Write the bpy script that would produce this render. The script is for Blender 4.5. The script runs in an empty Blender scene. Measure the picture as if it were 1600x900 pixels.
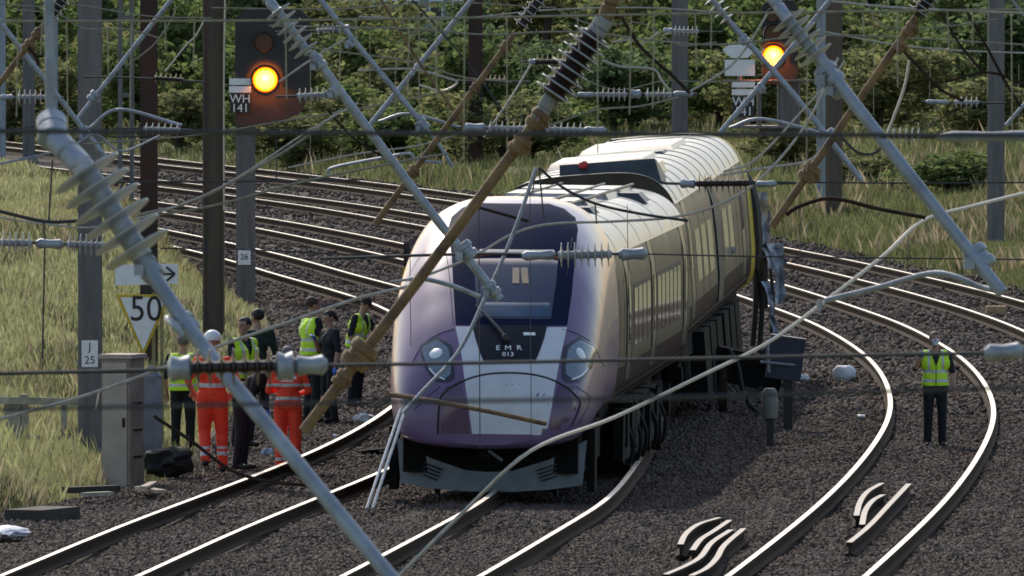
import bpy, bmesh, math, random
import numpy as np
from mathutils import Vector, Matrix
R = math.radians
sc = bpy.context.scene
COL = sc.collection

# ------------------------------------------------------------------ camera, sky, sun, exposure
F = 22400.0                       # focal length in pixels of a 1600 px wide frame
CAM = Vector((0, 0, 7.465))
PITCH = math.atan(612.7 / F)
cam = bpy.data.cameras.new('camera'); camo = bpy.data.objects.new('camera', cam); COL.objects.link(camo)
camo.location = CAM; camo.rotation_euler = (math.pi / 2 - PITCH, 0, 0)
cam.sensor_width = 36; cam.lens = F / 1600 * 36; cam.clip_start = 1; cam.clip_end = 8000
cam.dof.use_dof = True; cam.dof.focus_distance = 190; cam.dof.aperture_fstop = 40
sc.camera = camo
SUN_EL, SUN_AZ = 38, -17          # azimuth measured from the view direction, minus is left
w = bpy.data.worlds.new('World'); sc.world = w; w.use_nodes = True
nt = w.node_tree; sky = nt.nodes.new('ShaderNodeTexSky'); sky.sky_type = 'NISHITA'; sky.sun_disc = False
sky.sun_elevation = R(SUN_EL); sky.sun_rotation = R(SUN_AZ); sky.air_density = 1.2; sky.dust_density = 2.0
nt.links.new(sky.outputs[0], nt.nodes['Background'].inputs[0]); nt.nodes['Background'].inputs[1].default_value = 0.15
sl = bpy.data.lights.new('sun', 'SUN'); sl.energy = 2.3; sl.angle = R(0.6); sl.color = (1, .93, .82)
slo = bpy.data.objects.new('sun', sl); COL.objects.link(slo)
sd = Vector((math.sin(R(SUN_AZ)) * math.cos(R(SUN_EL)), math.cos(R(SUN_AZ)) * math.cos(R(SUN_EL)), math.sin(R(SUN_EL))))
slo.rotation_euler = sd.to_track_quat('Z', 'Y').to_euler(); slo.location = (-40, 220, 60)
sc.view_settings.view_transform = 'Standard'; sc.view_settings.look = 'None'; sc.view_settings.gamma = 1
sc.view_settings.use_curve_mapping = False; sc.view_settings.exposure = 0.24
sc.cycles.filter_width = 1.7
sc.cycles.max_bounces = 6; sc.cycles.transparent_max_bounces = 6

# ------------------------------------------------------------------ picture point to place
_cp, _sp = math.cos(PITCH), math.sin(PITCH)
def P(px, py, d):
    u = (px - 800) / F; v = (450 - py) / F
    t = d / (_cp + v * _sp)
    return Vector((t * u, d, CAM.z + t * (-_sp + v * _cp)))
BAL = -0.17                       # top of the ballast; the rail heads are z = 0
def G(px, py, z=BAL):
    u = (px - 800) / F; v = (450 - py) / F
    k = -_sp + v * _cp; t = (z - CAM.z) / k
    return Vector((t * u, t * (_cp + v * _sp), z))
def spline(pts):
    x = np.array([p[0] for p in pts], float); y = np.array([p[1] for p in pts], float); n = len(x); h = np.diff(x)
    A = np.zeros((n, n)); b = np.zeros(n); A[0, 0] = A[-1, -1] = 1
    for i in range(1, n - 1):
        A[i, i-1] = h[i-1]; A[i, i] = 2 * (h[i-1] + h[i]); A[i, i+1] = h[i]
        b[i] = 6 * ((y[i+1] - y[i]) / h[i] - (y[i] - y[i-1]) / h[i-1])
    M = np.linalg.solve(A, b)
    def f(q):
        q = np.asarray(q, float); i = np.clip(np.searchsorted(x, q) - 1, 0, n - 2)
        t0 = x[i+1] - q; t1 = q - x[i]
        r = M[i]*t0**3/(6*h[i]) + M[i+1]*t1**3/(6*h[i]) + (y[i]/h[i] - M[i]*h[i]/6)*t0 + (y[i+1]/h[i] - M[i+1]*h[i]/6)*t1
        return r
    return f
def catmull(pts, n=8):
    pts = [Vector(p) for p in pts]
    if len(pts) < 3: return pts
    q = [2*pts[0]-pts[1]] + pts + [2*pts[-1]-pts[-2]]; out = []
    for i in range(1, len(q) - 2):
        for k in range(n):
            t = k / n; a, b, c, d = q[i-1], q[i], q[i+1], q[i+2]
            out.append(.5 * ((2*b) + (c-a)*t + (2*a-5*b+4*c-d)*t*t + (3*b-a-3*c+d)*t**3))
    out.append(pts[-1]); return out

# ------------------------------------------------------------------ materials
MATS = {}
def mat(name, col, rough=.6, metal=0., var=.0, vscale=8., bump=0., bscale=30., spec=.5, coat=0., island=0., emis=None, estr=0., trans=0., col2=None, stretch=None, ior=None):
    if name in MATS: return MATS[name]
    m = bpy.data.materials.new(name); m.use_nodes = True; n = m.node_tree.nodes; l = m.node_tree.links
    b = n['Principled BSDF']; c = (*col, 1)
    b.inputs['Base Color'].default_value = c; b.inputs['Roughness'].default_value = rough; b.inputs['Metallic'].default_value = metal
    b.inputs['Specular IOR Level'].default_value = spec; b.inputs['Coat Weight'].default_value = coat; b.inputs['Coat Roughness'].default_value = .05
    if ior: b.inputs['IOR'].default_value = ior
    out = None
    if var or bump:
        tc = n.new('ShaderNodeTexCoord'); src = tc.outputs['Object']
        if stretch:
            mp = n.new('ShaderNodeMapping'); mp.inputs['Scale'].default_value = stretch; l.new(src, mp.inputs[0]); src = mp.outputs[0]
    if var:
        no = n.new('ShaderNodeTexNoise'); no.inputs['Scale'].default_value = vscale; no.inputs['Detail'].default_value = 6; l.new(src, no.inputs[0])
        rp = n.new('ShaderNodeValToRGB'); rp.color_ramp.elements[0].position = .3; rp.color_ramp.elements[1].position = .7
        d2 = col2 if col2 else tuple(x * (1 - var) for x in col)
        rp.color_ramp.elements[0].color = (*d2, 1); rp.color_ramp.elements[1].color = (*(min(1, x * (1 + var * .5)) for x in col), 1)
        l.new(no.outputs['Fac'], rp.inputs[0]); out = rp.outputs[0]
        mr = n.new('ShaderNodeMapRange'); mr.inputs['To Min'].default_value = max(.03, rough - .12); mr.inputs['To Max'].default_value = min(1, rough + .12)
        l.new(no.outputs['Fac'], mr.inputs[0]); l.new(mr.outputs[0], b.inputs['Roughness'])
    if island:
        ge = n.new('ShaderNodeNewGeometry'); hs = n.new('ShaderNodeHueSaturation')
        m1 = n.new('ShaderNodeMapRange'); m1.inputs['To Min'].default_value = 1 - island; m1.inputs['To Max'].default_value = 1 + island
        l.new(ge.outputs['Random Per Island'], m1.inputs[0]); l.new(m1.outputs[0], hs.inputs['Value'])
        m2 = n.new('ShaderNodeMath'); m2.operation = 'MULTIPLY'; m2.inputs[1].default_value = 7.13; m3 = n.new('ShaderNodeMath'); m3.operation = 'FRACT'
        l.new(ge.outputs['Random Per Island'], m2.inputs[0]); l.new(m2.outputs[0], m3.inputs[0])
        mx = n.new('ShaderNodeMix'); mx.data_type = 'RGBA'; l.new(m3.outputs[0], mx.inputs['Factor'])
        if out: l.new(out, mx.inputs['A'])
        else: mx.inputs['A'].default_value = c
        mx.inputs['B'].default_value = (*(col2 or col), 1)
        l.new(mx.outputs['Result'], hs.inputs['Color']); out = hs.outputs[0]
    if out: l.new(out, b.inputs['Base Color'])
    if bump:
        nb = n.new('ShaderNodeTexNoise'); nb.inputs['Scale'].default_value = bscale; nb.inputs['Detail'].default_value = 5; l.new(src, nb.inputs[0])
        bp = n.new('ShaderNodeBump'); bp.inputs['Strength'].default_value = bump; bp.inputs['Distance'].default_value = .02
        l.new(nb.outputs['Fac'], bp.inputs['Height']); l.new(bp.outputs[0], b.inputs['Normal'])
    if emis: b.inputs['Emission Color'].default_value = (*emis, 1); b.inputs['Emission Strength'].default_value = estr
    if trans:
        tr = n.new('ShaderNodeBsdfTranslucent'); ms = n.new('ShaderNodeMixShader'); ms.inputs[0].default_value = trans
        hv = n.new('ShaderNodeHueSaturation'); hv.inputs['Value'].default_value = 1.7; hv.inputs['Color'].default_value = c
        if out: l.new(out, hv.inputs['Color'])
        l.new(hv.outputs[0], tr.inputs[0])
        l.new(b.outputs[0], ms.inputs[1]); l.new(tr.outputs[0], ms.inputs[2]); l.new(ms.outputs[0], n['Material Output'].inputs[0])
    MATS[name] = m; return m

galv = mat('galvanised_steel', (.31, .335, .37), .5, .4, .35, 14)
galv_near = mat('weathered_galvanised_tube', (.30, .33, .37), .5, .35, .4, 7, .1, 40)
rusty = mat('rusty_brown_tube', (.22, .135, .058), .75, .1, .6, 7, .4, 40, col2=(.09, .05, .028))
rust_dark = mat('dark_rust', (.04, .023, .015), .85, .05, .5, 8, spec=.2)
porc = mat('grey_white_porcelain', (.40, .41, .42), .4, 0, .3, 12)
brownporc = mat('dark_brown_glazed_insulator', (.035, .02, .018), .3, 0, .3, 12)
copper = mat('weathered_copper_wire', (.30, .28, .20), .5, .4, .3, 20)
palewire = mat('pale_stranded_wire', (.50, .46, .38), .45, .4, .25, 20)
darkwire = mat('dark_wire', (.05, .05, .05), .6, .3, .2, 20)
railtop = mat('polished_rail_head', (.62, .57, .50), .42, .8, .25, 3)
railside = mat('rusty_rail_side', (.042, .026, .019), .9, 0, .4, 6, spec=.1)
sleeper_m = mat('concrete_sleeper', (.16, .145, .125), .9, 0, .35, 6, .3, 40)
steelmast = mat('grey_mast_steel', (.16, .15, .145), .65, .25, .35, 2.5, stretch=(4, 4, .5))
steelbrown = mat('brown_mast_steel', (.125, .085, .055), .7, .2, .45, 2.5, stretch=(4, 4, .5), col2=(.07, .06, .055))
steelrust = mat('dark_rust_mast_steel', (.055, .022, .014), .75, .1, .6, 1.2, stretch=(2, 2, .6), col2=(.02, .012, .01))
steelpale = mat('pale_mast_steel', (.30, .34, .38), .55, .4, .3, 2.5, stretch=(4, 4, .5))
concrete = mat('weathered_concrete', (.26, .26, .25), .9, 0, .35, 5, .3, 30)
white = mat('white_sign_paint', (.86, .86, .85), .45, 0, .08, 8)
black = mat('black_paint', (.012, .012, .014), .45)
yellow = mat('yellow_sign_border', (.62, .43, .02), .5, 0, .1, 8)

# ------------------------------------------------------------------ mesh helpers
class MB:
    def __init__(s): s.v = []; s.f = []; s.m = []
    def add(s, verts, faces, mi=0):
        o = len(s.v); s.v += [tuple(p) for p in verts]; s.f += [tuple(i + o for i in f) for f in faces]; s.m += [mi] * len(faces); return s
    def box(s, c, size, mi=0, M=None, taper=1.0):
        x, y, z = (a / 2 for a in size); V = []
        for dz, k in ((-z, 1), (z, taper)):
            for dx, dy in ((-x, -y), (x, -y), (x, y), (-x, y)): V.append(Vector((dx * k, dy * k, dz)))
        if M is not None: V = [M @ p for p in V]
        V = [p + Vector(c) for p in V]
        return s.add(V, [(3, 2, 1, 0), (4, 5, 6, 7), (0, 1, 5, 4), (1, 2, 6, 5), (2, 3, 7, 6), (3, 0, 4, 7)], mi)
    def tube(s, pts, r, n=8, mi=0, r2=None, cap=True):
        pts = [Vector(p) for p in pts]; k = len(pts); V = []; Fc = []
        up = None
        for i, p in enumerate(pts):
            t = (pts[min(i+1, k-1)] - pts[max(i-1, 0)]).normalized()
            if up is None:
                up = t.orthogonal().normalized()
            else:
                up = (up - t * up.dot(t)); up = up.normalized() if up.length > 1e-6 else t.orthogonal().normalized()
            b = t.cross(up); rr = r if r2 is None else r + (r2 - r) * i / (k - 1)
            for j in range(n):
                a = 2 * math.pi * j / n; V.append(p + (up * math.cos(a) + b * math.sin(a)) * rr)
        for i in range(k - 1):
            for j in range(n): Fc.append((i*n+j, i*n+(j+1) % n, (i+1)*n+(j+1) % n, (i+1)*n+j))
        if cap: Fc += [tuple(reversed(range(n))), tuple(range((k-1)*n, k*n))]
        return s.add(V, Fc, mi)
    def lathe(s, p0, p1, prof, n=16, mi=0):
        """prof: list of (fraction along p0-p1, radius)"""
        p0, p1 = Vector(p0), Vector(p1); t = (p1 - p0).normalized(); u = t.orthogonal().normalized(); b = t.cross(u); V = []; Fc = []
        for fr, rr in prof:
            c = p0.lerp(p1, fr)
            for j in range(n):
                a = 2 * math.pi * j / n; V.append(c + (u * math.cos(a) + b * math.sin(a)) * max(rr, 1e-4))
        k = len(prof)
        for i in range(k - 1):
            for j in range(n): Fc.append((i*n+j, i*n+(j+1) % n, (i+1)*n+(j+1) % n, (i+1)*n+j))
        Fc += [tuple(reversed(range(n))), tuple(range((k-1)*n, k*n))]
        return s.add(V, Fc, mi)
    def prism(s, poly, M, depth, mi=0):
        """poly in local XZ, extruded along +Y by depth, M places it"""
        n = len(poly); V = [M @ Vector((x, 0, z)) for x, z in poly] + [M @ Vector((x, depth, z)) for x, z in poly]
        Fc = [tuple(range(n)), tuple(reversed(range(n, 2*n)))] + [(i, i+n, (i+1) % n + n, (i+1) % n) for i in range(n)]
        return s.add(V, Fc, mi)
    def blob(s, c, r, seed=0, mi=0, sub=2, rough=.25):
        bm = bmesh.new(); bmesh.ops.create_icosphere(bm, subdivisions=sub, radius=1)
        rng = random.Random(seed); ph = [rng.uniform(0, 6) for _ in range(6)]
        V = []
        for v in bm.verts:
            x, y, z = v.co; k = 1 + rough * (math.sin(3*x+ph[0]) * math.cos(4*y+ph[1]) + .6*math.sin(7*z+ph[2]) * math.cos(6*x+ph[3])) + rng.uniform(-rough, rough) * .3
            V.append(Vector((x*r[0]*k, y*r[1]*k, z*r[2]*k)) + Vector(c))
        fs = [tuple(v.index for v in f.verts) for f in bm.faces]; bm.free()
        return s.add(V, fs, mi)
    def build(s, name, mats, parent=None, smooth=True, origin=None):
        me = bpy.data.meshes.new(name)
        V = s.v
        if origin is not None: V = [(x-origin[0], y-origin[1], z-origin[2]) for x, y, z in V]
        me.from_pydata(V, [], s.f)
        for m in (mats if isinstance(mats, (list, tuple)) else [mats]): me.materials.append(m)
        me.polygons.foreach_set('material_index', s.m)
        if smooth:
            me.polygons.foreach_set('use_smooth', [True] * len(s.f)); me.set_sharp_from_angle(angle=R(38))
        me.update()
        o = bpy.data.objects.new(name, me); COL.objects.link(o)
        if origin is not None: o.location = origin
        if parent: o.parent = parent
        return o
def tag(o, label=None, cat=None, group=None, kind=None):
    if label: o['label'] = label
    if cat: o['category'] = cat
    if group: o['group'] = group
    if kind: o['kind'] = kind
    return o
def empty(name, loc, label, cat, group=None, rz=0, rot=None):
    o = bpy.data.objects.new(name, None); COL.objects.link(o); o.location = loc; o.rotation_euler = rot or (0, 0, rz); o.empty_display_size = .2
    return tag(o, label, cat, group)
def np_mesh(name, V, Fq, mats, parent=None, smooth=False, mi=None):
    me = bpy.data.meshes.new(name); k = Fq.shape[1]; nf = len(Fq)
    me.vertices.add(len(V)); me.vertices.foreach_set('co', np.ascontiguousarray(V, dtype=np.float32).ravel())
    me.loops.add(nf * k); me.loops.foreach_set('vertex_index', np.ascontiguousarray(Fq, dtype=np.int32).ravel())
    me.polygons.add(nf); me.polygons.foreach_set('loop_start', np.arange(0, nf * k, k, dtype=np.int32))
    for m in (mats if isinstance(mats, (list, tuple)) else [mats]): me.materials.append(m)
    if mi is not None: me.polygons.foreach_set('material_index', mi.astype(np.int32))
    if smooth: me.polygons.foreach_set('use_smooth', np.ones(nf, dtype=bool))
    me.update(calc_edges=True); me.validate()
    o = bpy.data.objects.new(name, me); COL.objects.link(o)
    if parent: o.parent = parent
    return o
def text(body, size, M, m, parent, name='lettering', ext=.002, align='CENTER', spacing=1.0):
    cu = bpy.data.curves.new(name, 'FONT'); cu.body = body; cu.size = size; cu.align_x = align; cu.align_y = 'CENTER'; cu.extrude = ext; cu.space_character = spacing
    cu.resolution_u = 4; cu.materials.append(m)
    tmp = bpy.data.objects.new('tmp_text', cu); me = bpy.data.meshes.new_from_object(tmp); me.name = name
    bpy.data.objects.remove(tmp); bpy.data.curves.remove(cu)
    if not me.materials: me.materials.append(m)
    o = bpy.data.objects.new(name, me); COL.objects.link(o); setw(o, parent, M)
    return o
def wmat(o):
    return (wmat(o.parent) if o.parent else Matrix()) @ Matrix.LocRotScale(o.location, o.rotation_euler, o.scale)
def setw(o, parent, M):
    """parent o and put it at world matrix M"""
    if parent: o.parent = parent; M = wmat(parent).inverted() @ M
    o.location, q, o.scale = M.decompose(); o.rotation_euler = q.to_euler()
UPRIGHT = Matrix.Rotation(math.pi/2, 4, 'X')       # text/face looking towards the camera (-Y)

# ------------------------------------------------------------------ tracks
TR = {1: spline([(120,-7.6),(140,-6.2),(157.5,-4.85),(170.5,-3.82),(184.8,-2.55),(199.6,-1.48),(211.5,-.94),(226,-.6),(245,-.85),(265,-2.0),(283,-3.9),(293,-4.95),(302,-6.0),(321,-8.55),(345,-12.2),(400,-21.5),(470,-35)]),
      2: spline([(120,-4.2),(140,-2.55),(157,-1.13),(170.8,-.05),(176,.33),(184,.72),(195,1.1),(206,1.42),(216,1.72),(230,2.05),(250,1.9),(275,.45),(308.7,-3.2),(321,-4.8),(332.6,-6.5),(348.6,-9.2),(400,-18),(470,-31.5)]),
      3: spline([(120,0.2),(140,1.75),(157.5,3.14),(165.8,3.78),(175.5,4.49),(184.2,5.06),(196.3,5.74),(206,6.17),(217,6.45),(226.4,6.53),(234.3,6.48),(243.2,6.28),(252,5.95),(260,5.5),(275,4.5),(300,2.1),(328,-1.75),(342,-3.7),(363,-7.3),(384.6,-11.6),(430,-20.5),(470,-28.5)]),
      4: spline([(120,3.6),(157,6.5),(200,9.0),(235,9.75),(250,9.4),(264,8.65),(281,7.35),(297,5.85),(312,4.2),(340,.8),(357.5,-1.75),(372.7,-4.2),(397.6,-8.8),(440,-17),(470,-23)])}
def track_pts(t, off, d0, d1, step=1.5):
    d = np.arange(d0, d1, step); x = TR[t](d); sl = np.gradient(x, d); L = np.sqrt(1 + sl*sl)
    return [Vector((x[i] + off / L[i], d[i] - off * sl[i] / L[i], 0)) for i in range(len(d))]
RAILP = [(-.035, 0), (.035, 0), (.037, -.035), (.012, -.05), (.010, -.12), (.07, -.145), (.07, -.158), (-.07, -.158), (-.07, -.145), (-.010, -.12), (-.012, -.05), (-.037, -.035)]
def rail_mesh(pts, mb):
    n = len(RAILP); V = []; k = len(pts)
    for i, p in enumerate(pts):
        t = (pts[min(i+1, k-1)] - pts[max(i-1, 0)]).normalized(); s = Vector((t.y, -t.x, 0)).normalized()
        for a, z in RAILP: V.append(p + s * a + Vector((0, 0, z)))
    o = len(mb.v); mb.v += [tuple(v) for v in V]
    for i in range(k - 1):
        for j in range(n):
            mb.f.append((o+i*n+j, o+i*n+(j+1) % n, o+(i+1)*n+(j+1) % n, o+(i+1)*n+j)); mb.m.append(0 if j == 0 else 1)
    mb.f += [tuple(o+j for j in range(n)), tuple(o+(k-1)*n+j for j in reversed(range(n)))]; mb.m += [1, 1]
TLAB = {1: 'curving track with polished rails nearest the grass bank, left of the train', 2: 'curving track running out from under the derailed train',
        3: 'curving track on which the lone officer stands, right of the train', 4: 'outermost curving track beside the right hand grass slope'}
rng = random.Random(3)
for t in (1, 2, 3, 4):
    root = empty('railway_track', (float(TR[t](180)), 180, 0), TLAB[t], 'railway track', 'curving railway tracks')
    for off in (-.7525, .7525):
        mb = MB(); rail_mesh(track_pts(t, off, 122, 462), mb); o = mb.build('rail', [railtop, railside], None, origin=root.location); o.location = (0, 0, 0); o.parent = root
    dd = {1: (0, 0), 2: (0, 0), 3: (0, 0), 4: (0, 0)}[t]
    for k, d in enumerate(np.arange(dd[0], dd[1], .68)):
        x = float(TR[t](d)); s = float(TR[t](d + .5) - TR[t](d - .5)); M = Matrix.Rotation(-math.atan(s), 3, 'Z')
        mb = MB(); mb.box((0, 0, 0), (2.5, .26, .2), 0, M @ Matrix.Diagonal((1, 1, 1)), .93)
        for e in (-.7525, .7525):
            mb.box(M @ Vector((e + .13, 0, .115)), (.10, .12, .035), 1, M); mb.box(M @ Vector((e - .13, 0, .115)), (.10, .12, .035), 1, M)
        o = mb.build('sleeper', [sleeper_m, railside], root, smooth=False); o.location = (x - root.location.x, d - 180, -.262 + -.010 + rng.uniform(-.006, .006))

# ------------------------------------------------------------------ ground and banks
XL = spline([(60,-22),(120,-13),(160,-8.3),(179.5,-6.3),(188.4,-4.75),(197,-4.45),(215,-4.2),(235,-4.1),(258,-4.5),(275,-5.3),(290,-6.7),(305,-8.5),(321,-10.8),(345,-15.0),(400,-25.5),(470,-39),(700,-90)])
XR = spline([(60,5),(120,9),(160,11),(200,12.3),(240,12.6),(264,11.3),(284,9.9),(299,8.4),(337,4.2),(372,-1.2),(400,-6.4),(440,-14.3),(480,-22.5),(700,-70)])
def sm(e, a, b):
    t = np.clip((e - a) / (b - a), 0, 1); return t * t * (3 - 2 * t)
def ground_z(X, D):
    X = np.asarray(X, float); D = np.asarray(D, float)
    dc = np.clip(D, 60, 690)
    eL = XL(dc) - X; eR = X - XR(dc)
    z = np.full(X.shape, -.45)
    hl = .25 + 1.55 * sm(D, 205, 280)
    z = z + sm(eL, -.3, .8) * .31 + sm(eL, .3, 4.2 - 1.9 * sm(D, 240, 285)) * hl + sm(eL, 4, 40) * .8
    z = z + sm(eR, -.3, .8) * .31 + np.clip(eR - .5, 0, 60) * .055 + .0 * D
    nz = .06 * np.sin(X * 1.7 + D * .31) + .05 * np.sin(X * .8 - D * .53) + .05 * np.sin(D * .9 + X * .4)
    return z + nz * (sm(eL, .5, 3) + sm(eR, .5, 3))
def axis(lo, hi, step, far):
    a = list(np.arange(lo, hi + 1e-6, step)); g = step
    l, h = [], []; x = lo
    while x > -far: g *= 1.6; x -= g; l.append(x)
    g = step; x = hi
    while x < far: g *= 1.6; x += g; h.append(x)
    return np.array(l[::-1] + a + h)
ax = axis(-42, 42, .6, 3000); ay = axis(140, 560, 2.0, 4000)
XX, YY = np.meshgrid(ax, ay); ZZ = ground_z(XX, YY)
nx, ny = len(ax), len(ay); idx = np.arange(nx * ny).reshape(ny, nx)
Fq = np.stack([idx[:-1, :-1], idx[:-1, 1:], idx[1:, 1:], idx[1:, :-1]], -1).reshape(-1, 4)
def ground_mat(name, c1, c2, c3, s1, s2, bump, rough=.95):
    m = bpy.data.materials.new(name); m.use_nodes = True; n = m.node_tree.nodes; l = m.node_tree.links; b = n['Principled BSDF']
    b.inputs['Roughness'].default_value = rough; b.inputs['Specular IOR Level'].default_value = .2
    tc = n.new('ShaderNodeTexCoord')
    a = n.new('ShaderNodeTexNoise'); a.inputs['Scale'].default_value = s1; a.inputs['Detail'].default_value = 5; l.new(tc.outputs['Object'], a.inputs[0])
    v = n.new('ShaderNodeTexVoronoi'); v.inputs['Scale'].default_value = s2; l.new(tc.outputs['Object'], v.inputs[0])
    r = n.new('ShaderNodeValToRGB'); r.color_ramp.elements[0].position = .35; r.color_ramp.elements[1].position = .65
    r.color_ramp.elements[0].color = (*c1, 1); r.color_ramp.elements[1].color = (*c2, 1); l.new(a.outputs[0], r.inputs[0])
    mx = n.new('ShaderNodeMix'); mx.data_type = 'RGBA'; mx.inputs['B'].default_value = (*c3, 1)
    sp = n.new('ShaderNodeSeparateColor'); l.new(v.outputs['Color'], sp.inputs[0]); mm = n.new('ShaderNodeMath'); mm.operation = 'MULTIPLY'; mm.inputs[1].default_value = .7
    l.new(sp.outputs[0], mm.inputs[0]); l.new(mm.outputs[0], mx.inputs['Factor']); l.new(r.outputs[0], mx.inputs['A']); l.new(mx.outputs['Result'], b.inputs['Base Color'])
    bp = n.new('ShaderNodeBump'); bp.inputs['Strength'].default_value = bump; bp.inputs['Distance'].default_value = .05; l.new(v.outputs['Distance'], bp.inputs['Height']); l.new(bp.outputs[0], b.inputs['Normal'])
    return m
soil = ground_mat('grassy_soil', (.15, .155, .055), (.10, .11, .04), (.20, .17, .09), .25, 9, .6)
ballast_sheet = ground_mat('ballast_bed', (.085, .068, .056), (.058, .046, .038), (.12, .10, .085), .35, 16, 1.0)
go = np_mesh('ground', np.stack([XX, YY, ZZ], -1).reshape(-1, 3), Fq, soil, smooth=True); tag(go, kind='structure')
# ballast bed as a sheet following the tracks
ds = np.concatenate([np.arange(100, 150, 4), np.arange(150, 470, 1.0)]); us = np.linspace(0, 1, 34)
BX = XL(ds)[:, None] * (1 - us) + XR(ds)[:, None] * us; BD = np.repeat(ds[:, None], len(us), 1)
def ballast_z(X, D):
    z = np.full(X.shape, BAL - .035)
    z += .018 * np.sin(X * 2.1 + D * .4) + .015 * np.sin(D * .83 - X * 1.1)
    c = np.full(X.shape, 9.)
    for t in TR: c = np.minimum(c, np.abs(X - TR[t](D)))
    z += -.05 * sm(c, 1.3, 1.75) + .03 * sm(c, 1.9, 3.0)
    return z
BZ = ballast_z(BX, BD); BZ[:, 0] = -.27; BZ[:, -1] = -.27
id2 = np.arange(BX.size).reshape(BX.shape); Fb = np.stack([id2[:-1, :-1], id2[:-1, 1:], id2[1:, 1:], id2[1:, :-1]], -1).reshape(-1, 4)
bo = np_mesh('ballast', np.stack([BX, BD, BZ], -1).reshape(-1, 3), Fb, ballast_sheet, smooth=True); tag(bo, kind='structure')
# loose ballast stones
def stones(n, d0, d1, size, seed):
    r = np.random.default_rng(seed); u = r.random(n * 2); d = 1 / (1/d0 + (1/d1 - 1/d0) * u)
    half = 800 / F * d + .6; x = (r.random(n * 2) * 2 - 1) * half
    k = (x > XL(d) + .15) & (x < XR(d) - .1)
    for t in TR:
        for off in (-.7525, .7525): k &= np.abs(x - TR[t](d) - off) > .085
    x, d = x[k][:n], d[k][:n]; m = len(x)
    base = np.array([(1, 0, 0), (0, 1, 0), (-1, 0, 0), (0, -1, 0), (0, 0, 1), (0, 0, -1)], float)
    f = np.array([(0, 1, 4), (1, 2, 4), (2, 3, 4), (3, 0, 4), (1, 0, 5), (2, 1, 5), (3, 2, 5), (0, 3, 5)])
    s = size * r.uniform(.6, 1.35, (m, 1, 1)) * np.array([1, 1, .8]) * r.uniform(.7, 1.2, (m, 1, 3)) * r.uniform(.75, 1.25, (m, 6, 1))
    V = base[None] * s
    q = r.normal(size=(m, 4)); q /= np.linalg.norm(q, axis=1)[:, None]; a, b, c, e = q.T
    Rm = np.stack([1-2*(c*c+e*e), 2*(b*c-e*a), 2*(b*e+c*a), 2*(b*c+e*a), 1-2*(b*b+e*e), 2*(c*e-b*a), 2*(b*e-c*a), 2*(c*e+b*a), 1-2*(b*b+c*c)], -1).reshape(m, 3, 3)
    V = np.einsum('mij,mkj->mki', Rm, V)
    V += np.stack([x, d, ballast_z(x, d) + size * .25 + r.uniform(-.01, .012, m)], -1)[:, None, :]
    return V.reshape(-1, 3), (f[None] + (np.arange(m) * 6)[:, None, None]).reshape(-1, 3)
stone_m = mat('ballast_stone', (.118, .098, .086), .9, 0, .5, .35, island=.38, col2=(.078, .056, .043), spec=.2)
V1, F1 = stones(150000, 154, 212, .036, 1); V2, F2 = stones(70000, 212, 400, .06, 2)
so = np_mesh('ballast_stones', np.concatenate([V1, V2]), np.concatenate([F1, F2 + len(V1)]), stone_m); tag(so, kind='stuff')

# ------------------------------------------------------------------ the derailed train
purple = mat('aubergine_gloss_paint', (.155, .095, .195), .34, 0, .2, 2.5, coat=.28, spec=.4)
purpled = mat('dark_aubergine_gloss_paint', (.075, .025, .07), .3, 0, .12, 3, coat=.6)
purpledk = mat('dark_purple_reflection', (.030, .018, .024), .5, 0, .4, 2, spec=.3, ior=1.12)  # dark purple stands in for ballast reflected in the lower sides
silver = mat('silver_grey_nose_paint', (.60, .60, .63), .4, 0, .12, 3, coat=.2)
glossblack = mat('gloss_black_mask', (.014, .019, .048), .45, 0, 0, spec=.2, ior=1.06)
glass = mat('dark_windscreen_glass', (.016, .028, .065), .08, 0, 0, spec=.45)
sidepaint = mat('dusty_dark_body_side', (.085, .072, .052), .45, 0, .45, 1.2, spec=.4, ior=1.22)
sideglass = mat('side_window_glass', (.012, .016, .016), .05, 0, 0, spec=.9, coat=.6)
sidepanel = mat('grey_door_panel', (.13, .125, .10), .35, 0, .25, 2, spec=.4, ior=1.25)
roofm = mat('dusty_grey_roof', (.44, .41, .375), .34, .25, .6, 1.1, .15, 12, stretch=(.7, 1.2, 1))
roofdark = mat('dark_roof_equipment', (.045, .055, .06), .5, .1, .3, 5)
under = mat('sooty_underframe', (.010, .0095, .009), .9, 0, .4, 5, spec=.1)
underg = mat('grey_underframe_box', (.024, .022, .020), .85, 0, .5, 5, spec=.15)
gangyellow = mat('yellow_end_panel', (.55, .40, .02), .5, 0, .3, 3)
rubber = mat('black_rubber', (.012, .012, .013), .6)
lampglass = mat('headlamp_glass', (.17, .21, .26), .2, .1, .2, 12, coat=.2)
lampdark = mat('headlamp_housing', (.03, .03, .05), .3)
lampwhite = mat('headlamp_bowl', (.75, .78, .80), .3, .1)
valance = mat('slate_blue_valance', (.15, .172, .19), .5, .1, .25, 4)

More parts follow.
